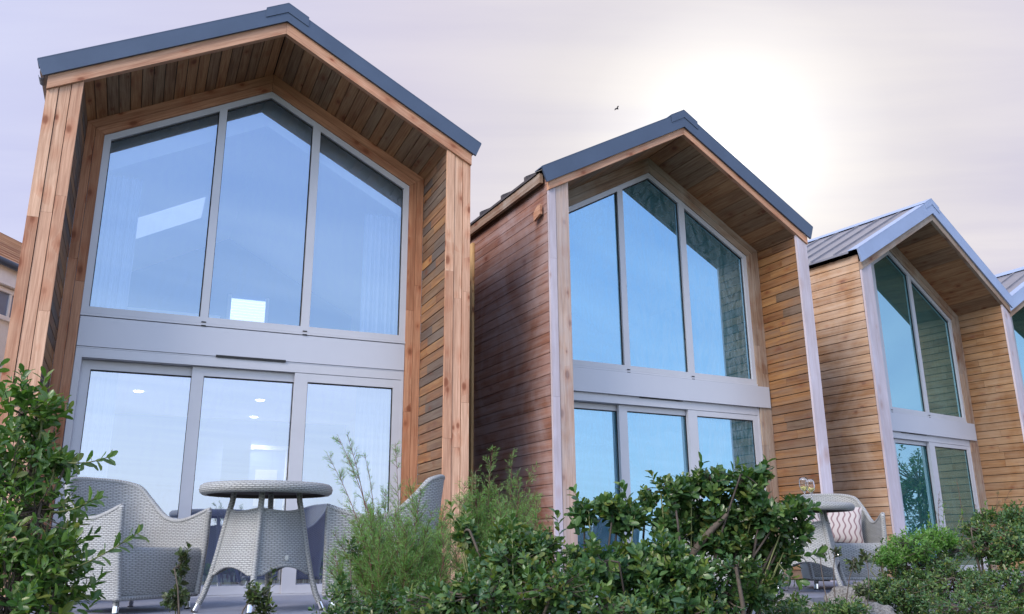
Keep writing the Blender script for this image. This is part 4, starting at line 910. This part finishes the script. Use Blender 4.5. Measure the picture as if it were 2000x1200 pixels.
# E: right bank
shrub('leafy_bush', 'bushy dark green shrub at the right border below the fourth cabin', gp(1960, 6.9), [
    C(1950, 1060, 7.0, .30, .18, .3, 380), C(1990, 1010, 7.2, .2, .12, .2, 150), C(1960, 1150, 6.8, .35, .2, .3, 360), C(1905, 1030, 7.1, .12, .08, .12, 60), C(1925, 1005, 7.2, .10, .07, .1, 40)], leaf=.040, wid=.5, mat='leaf2', per=8, limb=.014)
shrub('leafy_bush', 'low mid green bush before the third cabin doors', gp(1800, 6.7), [
    C(1800, 1110, 6.8, .30, .14, .3, 340), C(1760, 1160, 6.6, .28, .15, .3, 340), C(1870, 1150, 6.6, .3, .16, .3, 340), C(1720, 1090, 6.9, .08, .07, .1, 36), C(1715, 1150, 6.5, .14, .11, .15, 110), C(1900, 1180, 6.2, .4, .10, .2, 200), C(1860, 1070, 6.9, .16, .1, .2, 90)], leaf=.032, wid=.5, mat='leaf2', per=8, limb=.012,
    sprays=[(at(1725, 1120, 6.8), at(1722, 1055, 6.8), 16), (at(1700, 1115, 6.8), at(1712, 1070, 6.8), 12)])
shrub('bright_bush', 'bright green small leaved plant in front of the white post of the third cabin', gp(1775, 6.9), [
    C(1780, 1065, 6.7, .20, .11, .2, 220), C(1830, 1050, 6.8, .16, .10, .15, 150), C(1740, 1085, 6.6, .12, .08, .12, 90)], leaf=.032, wid=.45, mat='leaf3', per=8, limb=.010, cat='plant',
    sprays=[(at(1840, 1060, 7.1), at(1843, 985, 7.1), 18), (at(1860, 1050, 7.1), at(1880, 1000, 7.1), 16), (at(1810, 1060, 7.1), at(1815, 1005, 7.1), 14), (at(1930, 1050, 7.1), at(1925, 980, 7.1), 16)])
feather('tall_grass', 'thin reddish grass stalks rising between the bushes at right', gp(1900, 7.4), [
    T(1868, 935, 1880, 1090, 7.5, .04, .35), T(1835, 960, 1850, 1090, 7.5, .04, .4), T(1950, 960, 1940, 1060, 7.5, .05, .5), T(1975, 955, 1965, 1060, 7.5, .05, .5), T(1905, 985, 1905, 1080, 7.5, .05, .5), T(1985, 975, 1980, 1060, 7.5, .05, .4)], mat='leafdull')
shrub('twiggy_plant', 'sparse twiggy plant with small leaf tufts in front of the far table', gp(1640, 5.9), [
    C(1605, 1075, 6.0, .03, .035, .04, 7), C(1632, 1075, 6.0, .03, .03, .04, 7), C(1668, 1100, 6.0, .06, .05, .05, 14), C(1690, 1085, 6.0, .04, .04, .05, 9), C(1680, 1150, 5.9, .07, .06, .06, 20)], leaf=.036, wid=.6, mat='leafdull', per=7, limb=.006, cat='plant')
shrub('leafy_bush', 'low dark leaved plants at the bottom edge beneath the feathery bush', gp(700, 4.2), [
    C(700, 1190, 4.3, .20, .07, .15, 70), C(790, 1175, 4.2, .20, .09, .15, 90), C(665, 1150, 4.5, .07, .06, .08, 20), C(690, 1075, 4.75, .05, .07, .06, 14)], leaf=.036, wid=.5, mat='leaf', per=8, limb=.007)
shrub('leafy_bush', 'low green foliage clump in front of the long grey rock', gp(1530, 4.9), [
    C(1530, 1190, 4.9, .16, .05, .15, 60), C(1620, 1195, 5.6, .2, .05, .2, 90), C(1655, 1185, 5.5, .14, .06, .12, 70), C(1560, 1170, 5.2, .06, .04, .08, 20)], leaf=.036, wid=.45, mat='leaf2', per=8, limb=.008)

# rocks
def rock(label, loc, s, seed, rz=0):
    import bmesh
    bm = bmesh.new(); bmesh.ops.create_icosphere(bm, subdivisions=5, radius=1)
    r = random.Random(seed); off = Vector((r.uniform(0, 50),) * 3)
    from mathutils import noise as mn
    for v in bm.verts:
        n1 = mn.noise(v.co * 1.1 + off); n2 = mn.noise(v.co * 3.5 + off); n3 = mn.noise(v.co * 11 + off)
        v.co *= 1 + .35 * n1 + .14 * n2 + .04 * n3
        v.co = Vector((v.co.x * s[0], v.co.y * s[1], v.co.z * s[2]))
    me = bpy.data.meshes.new('rock'); bm.to_mesh(me); bm.free(); me.materials.append(M['rock']); me.polygons.foreach_set('use_smooth', [True] * len(me.polygons))
    o = bpy.data.objects.new('rock', me); col.objects.link(o); o.location = loc; o.rotation_euler = (0, .35 if s[0] > .3 else 0, rz); tag(o, label, 'rock', 'rocks along the bank'); return o
q = at(1575, 1195, 6.0); rock('long sloping grey rock left of the far armchair feet', (q.x, q.y, q.z - .06), (.32, .2, .12), 3, -.2)
q = at(1680, 1165, 6.7); rock('mottled grey rock below the far armchair', (q.x, q.y, q.z - .04), (.22, .2, .13), 8)
q = at(1700, 1200, 6.2); rock('dark grey rock at the bottom edge, right of the other two', (q.x, q.y, q.z - .05), (.18, .16, .13), 15)

# tree off to the right (mirrored in the third cabin's door)
def tree(label, base, h, cr_, seed):
    g2 = np.random.default_rng(seed); b = Vector(base)
    cl = [((b.x + g2.normal(0, cr_ * .5), b.y + g2.normal(0, cr_ * .5), b.z + h * (.25 + .65 * g2.random())), (cr_ * .45,) * 3, 150) for _ in range(9)]
    r = shrub('tree', label, base, cl, leaf=.09, wid=.5, mat='leaf', per=7, cat='tree', limb=.07)
    for c in bpy.data.objects:
        if c.parent == r: c.name = 'crown' if c.name.startswith('foliage') else 'trunk'
tree('bushy dark tree beyond the right end of the cabins', (15.3, 14.75, .0), 3.0, 1.9, 4)

# bird
p_ = at(1205, 213, 30.)
m = MB(); m.tube([(-.16, 0, 0), (-.10, 0, .01), (0, 0, .02), (.08, 0, .015), (.13, 0, .01)], [.008, .035, .055, .045, .012], 8)
r = empty('bird', p_, R(20)); r.scale = (.55,) * 3; tag(r, 'tiny dark bird flying in the bright sky left of the middle roof ridge', 'bird'); m.build('body', 'bird', r, smooth=True)
for s in (-1, 1):
    m = MB(); m.prism([(.05, s * .03, .02), (-.05, s * .03, .02), (-.07, s * .22, .09), (-.02, s * .36, .05), (.03, s * .2, .10)], (0, 0, .008)); m.build('wing', 'bird', r)
